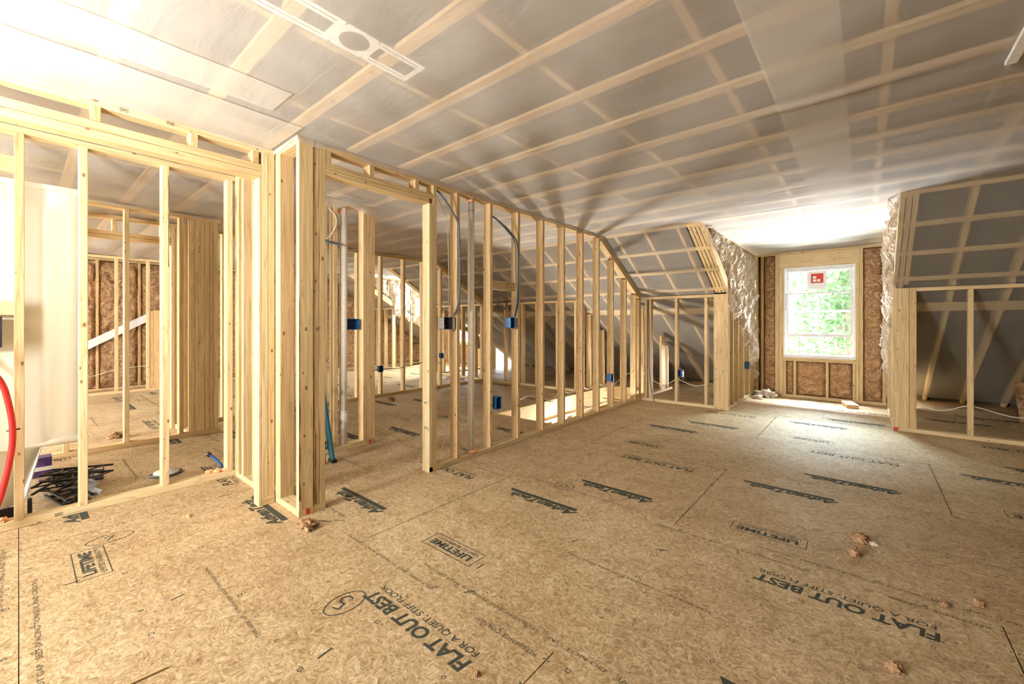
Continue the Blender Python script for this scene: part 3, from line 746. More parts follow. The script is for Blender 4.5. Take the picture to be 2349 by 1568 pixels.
# ------------------------------------------------------------------ dormers
def dormer(idx, x0, x1, fine):
    """cheek walls, gable wall with window; x0/x1 are the faces seen from inside"""
    YW = 8.10
    nw = 'wall_dormer_%s' % ('near' if idx == 1 else 'far')
    dsc = 'near' if idx == 1 else 'far'
    o = x0 + 1.43
    g = empty(nw, ((x0 + x1) / 2, YW, 0), kind='structure', label='end wall of the %s dormer, framing and brown insulation around the window' % dsc, cat='wall')
    wl, wh, zl, zh = x0 + .409, x0 + 1.325, .645, 2.10
    bx('bottom_plate', g, x0, x1, YW, YW + .14, 0, .045, 'pine'); bx('top_plate', g, x0, x1, YW, YW + .14, 2.318, 2.356, 'pine')
    for (a, b) in ((x0 + .01, x0 + .048), (x0 + .088, x0 + .126)): bx('stud', g, a, b, YW, YW + .14, .046, 2.317, 'pine', axis=2)
    for (a, b, z0, z1) in ((wl - .117, wl - .062, .046, 2.317), (wl - .060, wl, .046, zh), (wh, wh + .042, .046, zh), (wh + .044, wh + .085, .046, 2.317), (x1 - .045, x1 - .005, .046, 2.317)):
        bx('stud', g, a, b, YW, YW + .14, z0, z1, 'pine', axis=2)
    bx('header', g, wl - .060, wh + .042, YW, YW + .14, zh + .002, 2.317, 'pale', axis=0)
    bx('sill_plate', g, wl, wh, YW, YW + .14, zl - .055, zl - .002, 'pine')
    for a in (wl + .002, wl + .137, wl + .555, wh - .036): bx('cripple_stud', g, a, a + .034 if a > wh - .05 else a + .036, YW, YW + .14, .046, zl - .056, 'pine', axis=2)
    n = 1 if fine else .5
    for k, (a, b, z0, z1) in enumerate(((x0 + .127, wl - .118, .05, 2.31), (wh + .086, x1 - .046, .05, 2.31), (wl + .04, wl + .135, .05, zl - .06), (wl + .175, wl + .553, .05, zl - .06), (wl + .593, wh - .038, .05, zl - .06))):
        batt(g, (a, YW + .05, z0), (b - a, 0, 0), (0, 0, z1 - z0), (0, -1, 0), max(6, int((b - a) / .015 * n)), max(8, int((z1 - z0) / .02 * n)), .05, seed=k * 3 + idx)
    boxes('sheathing', g, [(x0 - .2, wl, YW + .14, YW + .16, -.3, 2.5), (wh, x1 + .2, YW + .14, YW + .16, -.3, 2.5), (wl, wh, YW + .14, YW + .16, -.3, zl), (wl, wh, YW + .14, YW + .16, zh, 2.5)], 'sheath')
    # cheeks
    for side, X, s in (('left', x0, -1), ('right', x1, 1)):
        c = empty('wall_%s_dormer_%s_cheek' % (dsc, side), (X, 6.8, 0), kind='structure', label='%s side wall of the %s dormer, open studs below and shaggy insulation above' % (side, dsc), cat='wall')
        xa, xb = (X - .089, X - .001) if s < 0 else (X + .001, X + .089)
        bx('bottom_plate', c, xa, xb, 6.38, YW, 0, .042, 'pale'); bx('top_plate', c, xa, xb, 5.10, YW, 2.318, 2.356, 'pine')
        ys = (6.56, 6.88, 7.22, 7.62, 8.0)
        for a in ys: bx('stud', c, xa, xb, a, a + .038, .043, 2.317, 'pine', axis=2)
        ys2 = (5.35, 5.75, 6.15)
        for a in ys2: bx('short_stud', c, xa, xb, a, a + .038, zs(a) + .16, 2.317, 'pine', axis=2)
        # trimmer rafters along the slope
        for k in range(4 if side == 'left' else 3):
            xc = X + s * (.020 + .044 * k); off = nv * .075
            beam('trimmer_rafter', c, (xc, 5.03 + off.y, zs(5.03) + off.z), (xc, 6.30 + off.y, zs(6.30) + off.z), (.036, 0, 0), nv * (.14 - .004 * (k % 2)), 'pine')
        edges = [5.12] + [y_ for a in ys2 for y_ in (a, a + .038)] + [6.56] + [y_ for a in ys for y_ in (a, a + .038)] 
        spans = [(5.12, 5.35), (5.388, 5.75), (5.788, 6.15), (6.188, 6.56), (6.598, 6.88), (6.918, 7.22), (7.258, 7.62), (7.658, 8.0), (8.038, 8.09)]
        for k, (y0, y1) in enumerate(spans):
            drop = (0, .0, .0, .25, .12, .05, .18, .35, .9)[k] if side == 'left' else (.0, 0, 0, .1, .35, .2, .1, .4, .9)[k]
            def zf(p, drop=drop, k=k): 
                lo = zs(p.y) + .155 if p.y < 6.33 else zs(p.y) + .02 - drop * .6 - .12 * abs(noise.noise(Vector((p.y * 9, k, 0))))
                return (max(.04, lo), 2.335)
            batt(c, (X + s * .02, y0, 1.5), (0, y1 - y0, 0), (0, 0, 1), (-s, 0, 0), max(5, int((y1 - y0) / .016 * n)), max(10, int((2.35 - zs(y1)) / .02 * n)), .10 if side == 'left' else .075, 'battpale', seed=k * 5 + idx * 40 + (7 if s > 0 else 0), zfn=zf)
        if fine:      # loose curled flaps of fibre that hang over the studs
            rr = random.Random(11 + s)
            for k in range(30):
                yy = rr.uniform(5.2, 8.0); zlo = max(zs(yy) + (.18 if yy < 6.33 else -.15), .3)
                zt = rr.uniform(zlo, 2.3); ln = rr.uniform(.08, .3); wd = rr.uniform(.015, .05); ph = rr.uniform(0, 6)
                def fl2(u, v, yy=yy, zt=zt, ln=ln, wd=wd, ph=ph):
                    return (X - s * (.045 + .03 * math.sin(v * 5 + ph) + .012 * math.sin(u * 9)), yy + wd * (u - .5) * (1 - .5 * v) + .02 * math.sin(v * 4 + ph), zt - ln * v)
                surf('insulation_tuft', c, fl2, 3, 8, 'battpale')
    # window unit
    wn = empty('window_%d' % idx, ((wl + wh) / 2, YW + .10, zl), kind='structure', label='white double-hung window of the %s dormer, %s' % (dsc, 'lower sash raised and a maker sticker on the top pane' if idx == 1 else 'lower sash raised'), cat='window')
    Y0, Y1 = YW + .02, YW + .15
    f_ = .022
    for q in ((wl, wl + f_, zl, zh), (wh - f_, wh, zl, zh)): bx('window_frame', wn, q[0], q[1], Y0, Y1, q[2], q[3], 'vinyl', axis=2)
    for q in ((wl + f_, wh - f_, zl, zl + .05), (wl + f_, wh - f_, zh - .03, zh)): bx('window_frame', wn, q[0], q[1], Y0, Y1, q[2], q[3], 'vinyl', axis=0)
    def sash(y0, y1, za, zb, bot, top, st, mid=None):
        r = empty('sash', (Vector(((wl + wh) / 2, y0, za)) - wn.location), parent=wn)
        xa, xb = wl + f_ + .004, wh - f_ - .004
        bx('stile', r, xa, xa + st, y0, y1, za, zb, 'vinyl', axis=2); bx('stile', r, xb - st, xb, y0, y1, za, zb, 'vinyl', axis=2)
        bx('rail', r, xa + st, xb - st, y0, y1, za, za + bot, 'vinyl'); bx('rail', r, xa + st, xb - st, y0, y1, zb - top, zb, 'vinyl')
        boxes('pane', r, [(xa + st, xb - st, (y0 + y1) / 2 - .002, (y0 + y1) / 2 + .002, za + bot, zb - top)], 'glass')
        return r
    sash(YW + .095, YW + .125, 1.375, zh - .032, .03, .035, .038)      # upper sash, fixed, outer track
    sash(YW + .050, YW + .082, .985, 1.69, .045, .024, .038)           # lower sash, raised, inner track
    if idx == 1:
        stx = wl + .44
        boxes('maker_sticker', wn, [(stx - .13, stx + .12, YW + .1035, YW + .1050, 1.74, 2.03)], 'vinyl', label='white sticker with a red picture')
        boxes('sticker_picture', wn, [(stx - .08, stx + .08, YW + .1025, YW + .1033, 1.84, 1.99)], 'redmark')
        boxes('sticker_panes', wn, [(stx - .055, stx - .01, YW + .1012, YW + .102, 1.86, 1.90), (stx + .0, stx + .04, YW + .1012, YW + .102, 1.86, 1.90), (stx - .055, stx - .01, YW + .1012, YW + .102, 1.91, 1.95)], 'vinyl')
    return g
dormer(1, D1[0], D1[1], True)
dormer(2, D2[0], D2[1], False)

# --- gable end with insulation, framed wall in front of it
wg = empty('wall_gable', (-10.36, 1.5, 0), kind='structure', label='far gable end wall filled with dark brown fibre insulation', cat='wall')
boxes('sheathing', wg, [(-10.56, -10.50, FY0, 9.35, -.3, 2.55)], 'sheath')
bx('bottom_plate', wg, -10.45, -10.36, FY0, 9.0, 0, .042, 'pine'); bx('top_plate', wg, -10.45, -10.36, FY0, 5.0, 2.32, 2.356, 'pine')
k = 0; yy = -3.6
while yy < 8.2:
    bx('stud', wg, -10.45, -10.362, yy, yy + .038, .043, min(2.318, zs(yy) - .03), 'pine', axis=2)
    batt(wg, (-10.40, yy + .04, .05), (0, .52, 0), (0, 0, min(2.30, zs(yy + .5)) - .05), (1, 0, 0), 26 if -1 < yy < 3 else 10, 80 if -1 < yy < 3 else 30, .07, seed=k)
    yy += .56; k += 1
wg2 = empty('wall_gable_inner', (-9.8, 1.3, 0), kind='structure', label='open studs and a wide boxed post standing just in front of the insulated gable', cat='wall')
bx('bottom_plate', wg2, -9.84, -9.75, -3.5, 1.70, 0, .042, 'pine'); bx('top_plate', wg2, -9.84, -9.75, -3.5, 1.70, 2.30, 2.34, 'pine')
for a in (-.30, .25, .66, 1.062, 1.473): bx('stud', wg2, -9.84, -9.75, a, a + .04, .043, 2.30, 'pine', axis=2)
bx('boxed_post', wg2, -9.84, -9.75, 1.52, 1.565, 0.043, 1.42, 'ply', axis=2); bx('boxed_post', wg2, -9.84, -9.752, 1.566, 1.70, .043, 1.43, 'ply', axis=2)
def strip(u, v):
    p = Vector((-10.29, .2, .46)).lerp(Vector((-10.29, 1.55, 1.30)), u); return (p.x + .01 * noise.noise(Vector((u * 9, v, 0))), p.y, p.z + .15 * (v - .5))
surf('membrane_strip', wg, strip, 20, 3, 'vinyl', label='loose white membrane strip slanting across the insulation')

# --- enclosing walls that the camera does not see (behind and to the right)
boxes('wall_back', None, [(FX0, FX1, FY0 - .1, FY0, -.3, 2.55)], 'sheath', kind='structure', label='rear wall behind the viewer', cat='wall')
boxes('wall_right', None, [(FX1, FX1 + .1, FY0 - .1, 9.4, -.3, 2.55)], 'sheath', kind='structure', label='right-hand gable wall outside the view', cat='wall')
boxes('wall_eave', None, [(FX0, D2[0] - .2, 9.20, 9.26, -.3, .45), (D2[1] + .2, D1[0] - .2, 9.20, 9.26, -.3, .45), (D1[1] + .2, FX1, 9.20, 9.26, -.3, .45)], 'slopedeck', kind='structure', label='low dark eave closing under the sloped roof', cat='wall')

# ------------------------------------------------------------------ things: boxes, pipes, cables
def ebox(name, x, y, z, wx, wy, wz, open_dir, lab, mat='blue', group=None, cat='outlet box'):
    """open wall box; open_dir '+X', '-Y'..., origin at its centre"""
    t = empty(name, (x, y, z - wz / 2), label=lab, cat=cat, group=group)
    e = .003; hx, hy, hz = wx / 2, wy / 2, wz / 2
    L_ = []
    if open_dir in ('+X', '-X'):
        s = 1 if open_dir == '+X' else -1
        L_ = [(x - hx, x + hx, y - hy, y - hy + e, z - hz, z + hz), (x - hx, x + hx, y + hy - e, y + hy, z - hz, z + hz), (x - hx, x + hx, y - hy, y + hy, z - hz, z - hz + e), (x - hx, x + hx, y - hy, y + hy, z + hz - e, z + hz)]
        bk = (x - s * hx - e / 2, x - s * hx + e / 2, y - hy, y + hy, z - hz, z + hz)
        tabs = [(x + s * hx - .008, x + s * hx, y - .008, y + .008, z + hz, z + hz + .008), (x + s * hx - .008, x + s * hx, y - .008, y + .008, z - hz - .008, z - hz)]
    else:
        s = 1 if open_dir == '+Y' else -1
        L_ = [(x - hx, x - hx + e, y - hy, y + hy, z - hz, z + hz), (x + hx - e, x + hx, y - hy, y + hy, z - hz, z + hz), (x - hx, x + hx, y - hy, y + hy, z - hz, z - hz + e), (x - hx, x + hx, y - hy, y + hy, z + hz - e, z + hz)]
        bk = (x - hx, x + hx, y - s * hy - e / 2, y - s * hy + e / 2, z - hz, z + hz)
        tabs = [(x - .008, x + .008, y + s * hy - .008, y + s * hy, z + hz, z + hz + .008), (x - .008, x + .008, y + s * hy - .008, y + s * hy, z - hz - .008, z - hz)]
    boxes('box_shell', t, L_, mat); boxes('box_back', t, [bk], 'bluein' if mat == 'blue' else 'black')
    for tb in tabs: boxes('mounting_tab', t, [tb], mat)
    return t
G = 'blue electrical boxes nailed to the studs'
ebox('outlet_box', XM - .03, 3.16, 1.205, .08, .07, .105, '+X', 'blue switch box at the foot of two grey cables, on the middle partition', group=G)
ebox('outlet_box', XM - .03, 2.955, .442, .075, .075, .115, '+X', 'blue outlet box low on the middle partition, nearest the doorway', group=G)
ebox('outlet_box', XM - .03, 5.29, .447, .075, .060, .10, '+X', 'blue outlet box low on the middle partition, near its far end', group=G)
ebox('outlet_box', XP - .06, 2.105, 1.19, .06, .12, .105, '+X', 'blue box behind the white drain pipe seen through the doorway', group=G)
ebox('outlet_box', -2.085, 6.345, .46, .062, .085, .105, '-Y', 'dark blue outlet box on the left knee wall stud', group=G)
ebox('outlet_box', -1.455, 7.60, .52, .06, .055, .11, '+X', 'bright blue outlet box on the open studs left of the window', group=G)
ebox('outlet_box', .275, 7.05, .50, .06, .055, .11, '-X', 'sliver of a blue outlet box on the studs right of the window', group=G)
ebox('outlet_box', -6.02, 3.80, .46, .06, .075, .10, '+X', 'dark blue outlet box on the farthest stud wall', group=G)
ebox('outlet_box', -6.02, 5.08, .60, .06, .06, .09, '+X', 'small blue outlet box seen just right of the doorway post, far away', group=G)
ebox('outlet_box', -7.8, 6.25, .68, .07, .075, .10, '-Y', 'pale blue outlet box beside the far dormer, seen through the doorway', group=G)
gb = ebox('junction_box', XM - .045, 2.345, 1.20, .08, .12, .105, '+X', 'grey metal box with brown wires inside, on the middle partition', mat='greybox', cat='junction box')
rw = random.Random(4)
tube('wire', gb, [(XM - .06, 2.32 + rw.uniform(0, .06), 1.16 + rw.uniform(0, .08)) for _ in range(9)], .003, 'browncable', n=5, sub=4)

def pxplane(px, py, X):   # only used for reading coordinates off while modelling in metres
    return None
# grey cables down the partition
t = empty('grey_cable_run', (XM, 2.4, 1.26), label='single blue-grey cable dropping from the ceiling to the grey metal box', cat='cable')
tube('cable', t, [(XM - .04, 2.21, 2.31), (XM - .01, 2.25, 2.27), (XM + .008, 2.34, 2.17), (XM + .012, 2.425, 2.06), (XM + .010, 2.44, 1.92), (XM + .010, 2.45, 1.6), (XM + .008, 2.43, 1.36), (XM - .01, 2.39, 1.262)], .0085, 'greycable')
tube('cable', t, [(XM - .045, 2.215, 2.30), (XM - .06, 2.30, 2.20), (XM - .10, 2.40, 2.08), (XM - .10, 2.42, 1.7), (XM - .07, 2.39, 1.262)], .0035, 'cable')
t = empty('grey_cable_pair', (XM, 3.2, 1.27), label='pair of blue-grey cables running down a stud into the blue switch box', cat='cable')
for q, dy in ((0, 0), (1, .035)):
    tube('cable', t, [(XM - .03, 2.89, 2.22), (XM - .005, 2.95 + dy * .3, 2.18), (XM + .010, 3.09 + dy * .6, 2.09 + .01 * q), (XM + .012, 3.19 + dy, 1.99), (XM + .012, 3.19 + dy + .012, 1.7), (XM + .012, 3.22 + dy * .6, 1.45), (XM + .006, 3.185 + dy * .5, 1.262)], .0075, 'greycable')
# white cable through the studs of the middle partition
def cable(name, pts, lab, mat='cable', r=.0045, group=None): tube(name, None, pts, r, mat, n=6, label=lab, cat='cable', group=group)
cable('white_cable', [(XM - .05, 2.96, .37), (XM - .05, 3.10, .33), (XM - .045, 3.28, .40), (XM - .045, 3.50, .43), (XM - .04, 3.70, .38), (XM - .045, 3.90, .33), (XM - .045, 4.12, .40), (XM - .045, 4.30, .36), (XM - .045, 4.54, .41), (XM - .045, 4.75, .35), (XM - .045, 4.95, .42), (XM - .045, 5.15, .34), (XM - .03, 5.28, .39)],
      'cream cable sagging between the studs of the middle partition')
cable('white_cable', [(XM - .03, 5.30, .385), (XM - .045, 5.42, .33), (XM - .045, 5.55, .36), (XM - .045, 5.77, .42), (XM - .045, 6.1, .46), (XM - .04, 6.27, .40)], 'short cream cable past the far outlet box of the middle partition')
cable('white_cable', [(-2.66, 6.345, .40), (-2.40, 6.345, .27), (-2.25, 6.345, .30), (-2.141, 6.345, .37), (-2.0, 6.345, .32), (-1.86, 6.345, .29), (-1.726, 6.345, .33), (-1.63, 6.40, .335)], 'cream cable sagging behind the left knee wall studs')
cable('white_cable', [(.43, 6.40, .36), (.52, 6.39, .28), (.65, 6.38, .27), (.80, 6.375, .335), (.9, 6.375, .33), (1.05, 6.375, .285), (1.2, 6.375, .27), (1.6, 6.375, .33)], 'cream cable sagging between the right knee wall studs')
cable('white_cable', [(-9.80, .2, .30), (-9.80, .7, .30), (-9.795, 1.08, .41), (-9.795, 1.49, .45), (-9.74, 1.7, .52)], 'white cable looping along the studs of the gable room')
cable('white_cable', [(XM - .06, 2.40, 1.14), (XM - .09, 2.42, .9), (XM - .08, 2.43, .5), (XM - .06, 2.36, .28), (XM - .04, 2.27, .10), (XM - .04, 2.24, .05)], 'thin tan cable dropping from the grey box to the floor plate', r=.003)
cable('brown_cable', [(XF, 3.42, .30), (XF, 3.62, .42), (XF, 3.87, .44), (XF, 4.2, .44), (XF, 4.5, .47), (XF, 4.71, .50), (XF, 5.1, .46)], 'dark brown cable crossing the farthest stud wall', 'browncable', .006)
cable('brown_cable', [(-2.55, 6.30, 1.56), (-2.548, 6.295, 1.0), (-2.545, 6.292, .5), (-2.52, 6.285, .25), (-2.47, 6.27, .06), (-2.46, 6.26, .01)], 'dark cable hanging from the top of the left knee wall to the floor', 'browncable', .005)
rw = random.Random(9)
pts = [(XM - .03, 3.17, 1.60), (XM - .02, 3.08, 1.56)]
for i in range(26):
    a = i * 1.25; pts.append((XM - .02 + rw.uniform(-.03, .03), 3.05 + .07 * math.cos(a) + rw.uniform(-.02, .02), 1.42 + .075 * math.sin(a) + rw.uniform(-.02, .02)))
cable('coiled_wire', pts, 'loose coil of dark wire hanging from the block between two studs', 'browncable', .0028)
cable('loop_cable', [(XP - .02, 1.83, 2.28), (XP + .01, 1.90, 2.2), (XP + .01, 1.905, 2.1), (XP, 1.85, 2.0), (XP - .01, 1.80, 1.96)], 'cream cable looping near the top of the drain pipe wall', r=.005)

# white pipes
t = empty('drain_pipe', (XP - .045, 2.01, 0), label='thick white drain pipe with a coupling, standing in the wall seen through the doorway', cat='pipe')
tube('pipe', t, [(XP - .045, 2.005, 0.005), (XP - .045, 2.012, 2.30)], .034, 'pvc', n=24)
tube('coupling', t, [(XP - .045, 2.005, .20), (XP - .045, 2.006, .36)], .042, 'pvc', n=24)
tube('coupling_rim', t, [(XP - .045, 2.005, .352), (XP - .045, 2.006, .362)], .0445, 'pvc', n=24)
tube('foam_seal', t, [(XP - .045, 1.96, 2.28), (XP - .03, 2.01, 2.25), (XP - .045, 2.03, 2.30)], .018, 'foam', n=8)
t = empty('vent_pipe', (XM - .045, 2.635, .04), label='slim white plastic pipe rising between the partition studs', cat='pipe')
tube('pipe', t, [(XM - .045, 2.637, .043), (XM - .045, 2.637, 2.316)], .030, 'pvc', n=24)
tube('foam_seal', t, [(XM - .045, 2.60, 2.30), (XM - .01, 2.60, 2.29), (XM - .012, 2.63, 2.305)], .012, 'foam', n=8)
tube('foam_base', t, [(XM - .04, 2.585, .052), (XM - .004, 2.62, .055), (XM - .01, 2.66, .052), (XM - .05, 2.69, .052)], .010, 'foam', n=7)
tube('metal_strap', t, [(XM - .045, 2.637, 2.20), (XM - .045, 2.637, 2.22)], .0315, 'greybox', n=24)
tube('grey_stub_pipe', None, [(XP + .035, 1.72, 1.955), (XP + .035, 1.93, 1.93)], .012, 'greycable', n=12, label='short grey stub pipe crossing near the drain pipe', cat='pipe')

# blue-rimmed step ladder leaning in the doorway behind the post
t = empty('step_ladder', (-3.53, 1.74, 0), label='narrow teal folding ladder leaning behind the corner post in the doorway', cat='ladder')
beam('rail', t, (-3.52, 1.755, .01), (-3.52, 1.64, .80), (.07, 0, 0), (0, .022, 0), 'teal'); beam('rail', t, (-3.86, 1.745, .01), (-3.86, 1.64, .80), (.07, 0, 0), (0, .022, 0), 'teal')
for k in range(3):
    z = .12 + k * .27; beam('tread', t, (-3.82, 1.745 - z * .146, z), (-3.555, 1.745 - z * .146, z), (0, .05, 0), (0, 0, .02), 'teal')
for xx in (-3.52, -3.86): boxes('foot', t, [(xx - .042, xx + .042, 1.735, 1.772, 0, .03)], 'black', label='black rubber foot')
beam('rear_leg', t, (-3.52, 1.68, .01), (-3.52, 1.62, .78), (.04, 0, 0), (0, .02, 0), 'black')
boxes('spreader', t, [(-3.86, -3.52, 1.66, 1.70, .16, .19)], 'black')

# ------------------------------------------------------------------ shower unit and what lies under it
t = empty('shower_unit', (-4.4, -.5, .05), label='tall cream one-piece fiberglass tub and shower unit behind the left studs', cat='shower')
def pan(u, v):
    y = -1.45 + 1.735 * u; z = .455 + 1.62 * v
    bulge = 0
    # raised panel edge: left of a line that leans
    ye = .125 + .03 * math.sin(v * 2.6) - .03 * max(0, v - .94) / .06
    top = 1 - max(0, min(1, (z - 1.93) / .03)); 
    d = (ye - y) / .02; bulge = .028 / (1 + math.exp(-d)) * top
    rnd = max(0, (y - .25)) * 1.2
    return (-3.955 + bulge - rnd, y, z)
surf('back_panel', t, pan, 60, 40, 'acryl')
def flg(u, v):
    y = -1.45 + 1.74 * u; a = v * math.pi
    return (-3.955 + .022 * math.sin(a), y, .443 + .022 * math.cos(a))
surf('bottom_flange', t, flg, 30, 8, 'acryl'); 
bx('top_flange', t, -3.98, -3.935, -1.45, .285, 2.04, 2.075, 'acryl'); bx('edge_flange', t, -3.985, -3.95, .27, .29, .43, 2.07, 'acryl')
def basin(u, v):
    y = -1.40 + 1.50 * u; z = .06 + .37 * v; ins = .10 * (1 - v)
    yy = y - (u ** 6) * ins; return (-3.965 - ins * .35 - .25 * max(0, u - .93) / .07 * .4, yy, z)
surf('tub_basin', t, basin, 40, 12, 'acrylback', label='sloping tub body below the flange')
def endp(u, v): return (-3.97 - .75 * u, .285 - .012 * math.sin(u * 3), .455 + 1.62 * v)
surf('end_panel', t, endp, 10, 10, 'acryl')
def endb(u, v): return (-4.0 - .72 * u, .02 + .08 * v, .06 + .37 * v)
surf('tub_end', t, endb, 10, 10, 'acrylback')
boxes('support_foot', t, [(-4.01, -3.99, -1.3, .02, 0, .07), (-4.02, -3.99, .035, .055, .0, .10)], 'black')

def crate(loc, rz, lab, ln=.42, wd=.12, h=.05):
    t = empty('lattice_tray', loc, label=lab, cat='plastic tray', group='black lattice trays under the shower')
    t.rotation_euler = (0, 0, rz)
    def rod(nm, a, b, r=.006): 
        P0, P1 = Vector(a), Vector(b); d = (P1 - P0).normalized(); W = d.cross(Vector((0, 0, 1)));
        if W.length < .1: W = d.cross(Vector((1, 0, 0)))
        W.normalize(); T = d.cross(W)
        V = []; 
        for q in (P0, P1): V += [q + W * r + T * r, q - W * r + T * r, q - W * r - T * r, q + W * r - T * r]
        o = mesh_obj(nm, V, [(0, 1, 2, 3), (7, 6, 5, 4), (0, 4, 5, 1), (1, 5, 6, 2), (2, 6, 7, 3), (3, 7, 4, 0)], M['black'], (0, 0, 0)); o.parent = t; return o
    for yy in (-wd / 2, wd / 2):
        for zz in (.006, h): rod('rail', (-ln / 2, yy, zz), (ln / 2, yy, zz))
    n = 6
    for k in range(n):
        x0, x1 = -ln / 2 + ln * k / n, -ln / 2 + ln * (k + 1) / n
        for zz in (.006, h): rod('lattice_bar', (x0, -wd / 2, zz), (x1, wd / 2, zz), .004) if (k + (zz > .01)) % 2 else rod('lattice_bar', (x0, wd / 2, zz), (x1, -wd / 2, zz), .004)
    return t
crate((-4.16, .22, 0), R(12), 'black lattice tray lowest on the floor beneath the shower rim')
crate((-4.38, .20, .058), R(-25), 'black lattice tray in the middle of the pile beneath the shower rim')
crate((-4.62, .26, .004), R(30), 'black lattice tray farthest back beneath the shower rim')
crate((-4.24, .27, .116), R(60), 'black lattice tray crosswise on top, beneath the shower rim', .34)
t = empty('wrapped_package', (-4.96, .11, 0), label='small purple and white wrapped package beneath the shower rim', cat='package')
boxes('wrapper', t, [(-5.02, -4.90, .05, .17, 0, .15)], 'purple'); boxes('paper_band', t, [(-5.021, -4.899, .049, .171, .05, .08)], 'vinyl')
surf('plastic_film', None, lambda u, v: (-4.40 + .3 * u, .315 + .05 * v + .02 * math.sin(u * 14), .012 + .10 * (1 - u) * v + .012 * math.sin(v * 9 + u * 6)), 20, 10, 'film', label='crumpled clear plastic film beside the black trays', cat='plastic film')
tube('red_pipe', None, [(-3.75, -.28, 1.16), (-3.735, -.16, 1.02), (-3.735, -.07, .88), (-3.735, -.037, .74), (-3.735, -.022, .58), (-3.735, -.032, .42), (-3.735, -.07, .20), (-3.745, -.12, .06)], .014, 'red', n=14, label='red flexible water pipe curving along the leftmost stud', cat='pipe')
tube('pipe_clip', None, [(-3.735, -.045, .585), (-3.735, .006, .59)], .005, 'black', n=6, label='small black clip holding the red pipe', cat='clip')
boxes('black_bracket', None, [(-3.84, -3.82, -.25, -.062, 1.06, 1.24)], 'black', label='black plate at the left edge under the wood block', cat='bracket')

# toilet flange, blue stub pipe, foam, debris
t = empty('floor_flange', (-4.25, .76, 0), label='round white drain flange on the bathroom floor', cat='drain flange')
tube('flange_ring', t, [(-4.25, .76, 0), (-4.25, .76, .010)], .105, 'metal', n=32); tube('flange_disc', t, [(-4.25, .76, .010), (-4.25, .76, .022)], .082, 'pvc', n=32)
tube('test_cap', t, [(-4.25, .76, .022), (-4.25, .76, .030)], .05, 'vinyl', n=24)
t = empty('blue_stub_pipe', (-4.03, 1.06, 0), label='short bent blue water pipe stub rising by the wall plate', cat='pipe')
tube('pipe', t, [(-4.02, 1.075, 0), (-4.03, 1.07, .04), (-4.10, 1.04, .09), (-4.15, 1.02, .11)], .012, 'bluepipe', n=12); tube('end_fitting', t, [(-4.14, 1.024, .107), (-4.165, 1.015, .117)], .018, 'metal', n=12)

def lump(name, loc, sx, sy, sz, mat, lab, cat, seed=0, group=None, rough=.5):
    bm = bmesh.new(); bmesh.ops.create_icosphere(bm, subdivisions=4, radius=1)
    for v in bm.verts:
        n_ = v.co.normalized()
        h = 1 + rough * noise.fractal(n_ * 2.2 + Vector((seed, seed * .7, 0)), .8, 2.0, 5) + .25 * noise.noise(n_ * 7 + Vector((0, seed, 0)))
        v.co = Vector((n_.x * sx * h, n_.y * sy * h, max(-sz * .45, n_.z * sz * h)))
    zmin = min(v.co.z for v in bm.verts)
    for v in bm.verts: v.co.z -= zmin
    me = bpy.data.meshes.new(name); bm.to_mesh(me); bm.free(); me.materials.append(M[mat])
    for p in me.polygons: p.use_smooth = True
    o = bpy.data.objects.new(name, me); o.location = loc
    return link(o, label=lab, cat=cat, group=group)
lump('insulation_scrap', (-2.50, 1.10, 0), .055, .035, .03, 'batt', 'grey-brown scrap of fibre in front of the corner post', 'scrap', 1, rough=.8)
lump('insulation_scrap', (-.02, 2.99, 0), .035, .03, .030, 'batt', 'larger brown crumb of fibre on the right floor', 'scrap', 2)
lump('insulation_scrap', (.035, 2.985, 0), .022, .010, .010, 'battpale', 'thin tail of fibre beside the larger brown crumb', 'scrap', 12)
lump('insulation_scrap', (-.04, 2.79, 0), .022, .022, .024, 'batt', 'smaller brown crumb of fibre just below the larger one', 'scrap', 3)
lump('insulation_scrap', (.08, 1.96, 0), .022, .022, .016, 'batt', 'tiny brown tuft near the bottom right edge of the photo', 'scrap', 4)
lump('insulation_scrap', (-1.01, 1.01, 0), .010, .010, .008, 'batt', 'dark speck of fibre beside the large upside-down lettering', 'scrap', 5)
lump('insulation_scrap', (.26, 2.54, 0), .014, .014, .010, 'batt', 'small brown fleck near the right edge lettering', 'scrap', 6)
lump('insulation_scrap', (.37, 2.64, 0), .016, .014, .014, 'batt', 'round brown fleck near the right border', 'scrap', 7)
lump('insulation_clump', (-1.24, 7.88, 0), .13, .09, .07, 'battpale', 'pale clump of fibre on the floor left of the window', 'scrap', 8, rough=.9)
lump('insulation_clump', (-1.30, 7.58, 0), .05, .05, .04, 'battpale', 'small pale clump against the left dormer plate', 'scrap', 18, rough=.9)
lump('insulation_scrap', (-5.56, 3.70, 0), .05, .05, .045, 'batt', 'dark scrap on the floor beyond the doorway', 'scrap', 9)
lump('insulation_scrap', (-6.0, .66, 0), .06, .06, .04, 'batt', 'brown scrap on the sunny floor behind the bathroom studs', 'scrap', 10)
lump('foam_chip', (-3.21, .68, 0), .03, .009, .008, 'foam', 'orange foam chip lying on the floor before the closet', 'foam', 11)
for k, (a, b) in enumerate(((-3.84, 1.0), (-3.86, .955), (-3.83, 1.05))):
    lump('foam_blob', (a, b, .046 if a > -3.879 else 0), .022, .03, .016, 'foam', ('orange foam blob in the middle on the closet sill', 'orange foam blob at the left end on the closet sill', 'orange foam blob at the right end on the closet sill')[k], 'foam', 20 + k)
lump('foam_blob', (-3.83, -.06, .046), .03, .02, .016, 'foam', 'orange foam blob at the foot of the leftmost stud', 'foam', 25)
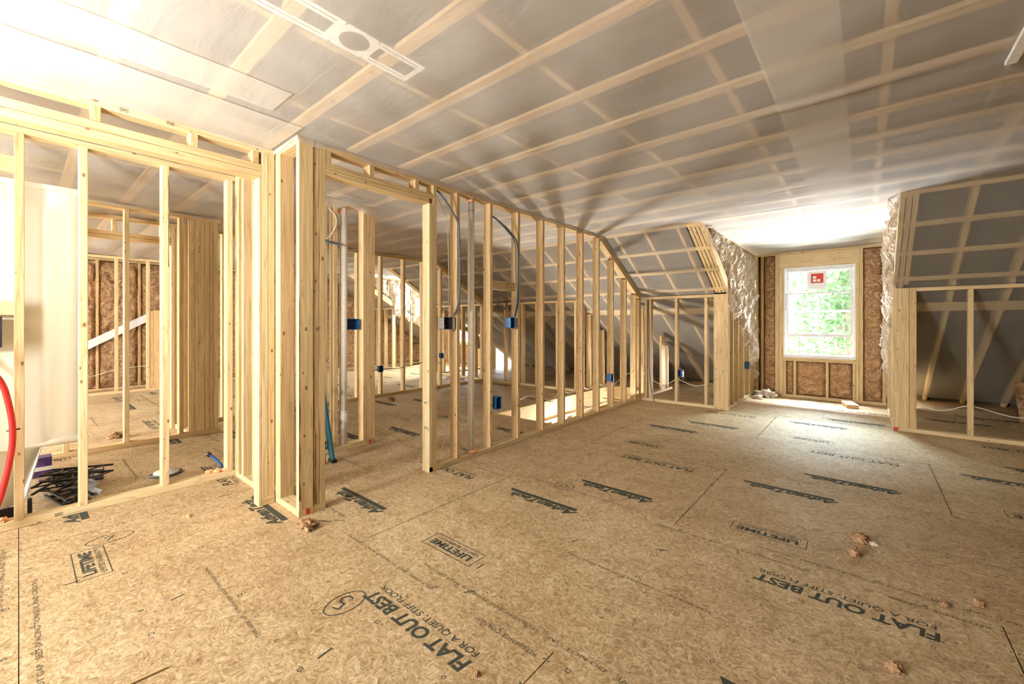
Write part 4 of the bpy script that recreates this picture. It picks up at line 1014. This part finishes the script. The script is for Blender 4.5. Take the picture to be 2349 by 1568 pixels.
beam('wood_strip', None, (-1.865, .20, .004), (-1.855, .335, .004), (.007, 0, 0), (0, 0, .006), 'pine', label='thin wood splinter at the bottom left of the floor', cat='splinter')
t = empty('lumber_offcut', (-.16, 7.72, 0), label='short pale lumber offcut wrapped in paper under the window', cat='offcut')
beam('offcut_block', t, (-.20, 7.88, .026), (-.13, 7.56, .026), (.13, .03, 0), (0, 0, .05), 'ply'); beam('paper_facing', t, (-.20, 7.88, .053), (-.13, 7.56, .053), (.128, .03, 0), (0, 0, .003), 'vinyl')
batt(kr, (1.42, 7.75, .02), (1.2, .1, 0), (0, .3, .45), (0, -1, .3), 20, 16, .10, 'batt', seed=50)

# ------------------------------------------------------------------ outdoors, seen through the window
g = boxes('ground', None, [(-40, 40, 10.5, 60, -3.2, -3.1)], 'soil', kind='structure', label='leafy ground outside the dormer window', cat='ground')
def tree(x, y, h, cr, seed, lab, nleaf=2600, tr=.14):
    rr = random.Random(seed)
    t = empty('tree', (x, y, -3.1), label=lab, cat='tree', group='trees outside the window')
    tube('trunk', t, [(x, y, -3.1), (x + .1, y, -1), (x - .05, y + .1, h * .5), (x + .1, y, h)], [tr, tr * .9, tr * .7, tr * .4], 'trunk', n=10, sub=4)
    V = []; F = []
    for i in range(nleaf):
        a, b_ = rr.uniform(0, 6.283), rr.uniform(-1, 1); rad = cr * (rr.random() ** .5); c_ = math.sqrt(1 - b_ * b_)
        p = Vector((x + rad * c_ * math.cos(a), y + rad * c_ * math.sin(a), (h - 3.1) / 2 + b_ * rad / cr * (h + 3.1) / 2 * 1.05))
        s = rr.uniform(.07, .15); u = Vector((rr.uniform(-1, 1), rr.uniform(-1, 1), rr.uniform(-.6, .6))).normalized(); v = u.orthogonal().normalized()
        k = len(V); V += [p - u * s, p - v * s * .6, p + u * s, p + v * s * .6]; F.append((k, k + 1, k + 2, k + 3))
    mesh_obj('foliage', V, F, M['leaf'], (x, y, 1), t)
    return t
for k, (x, y, h, cr, lab) in enumerate(((-1.75, 13.2, 7, .5, 'slim pale trunk at the left of the window view'), (-.4, 17.5, 8, 2.3, 'bright leafy tree in the middle of the window view'), (-4.6, 20, 8, 2.2, 'leafy tree at the left of the window view'), (3.0, 20.5, 9, 2.4, 'leafy tree at the right of the window view'),
                                        (-1.0, 26, 10, 3.2, 'farther tree behind the middle one, window view'), (4.6, 30, 10, 3.2, 'farther tree at the right rear of the window view'), (-7.8, 28, 10, 3.2, 'farther tree at the left rear of the window view'))):
    tree(x, y, h, cr, k + 30, lab, 500 if k == 0 else 3600, .16)
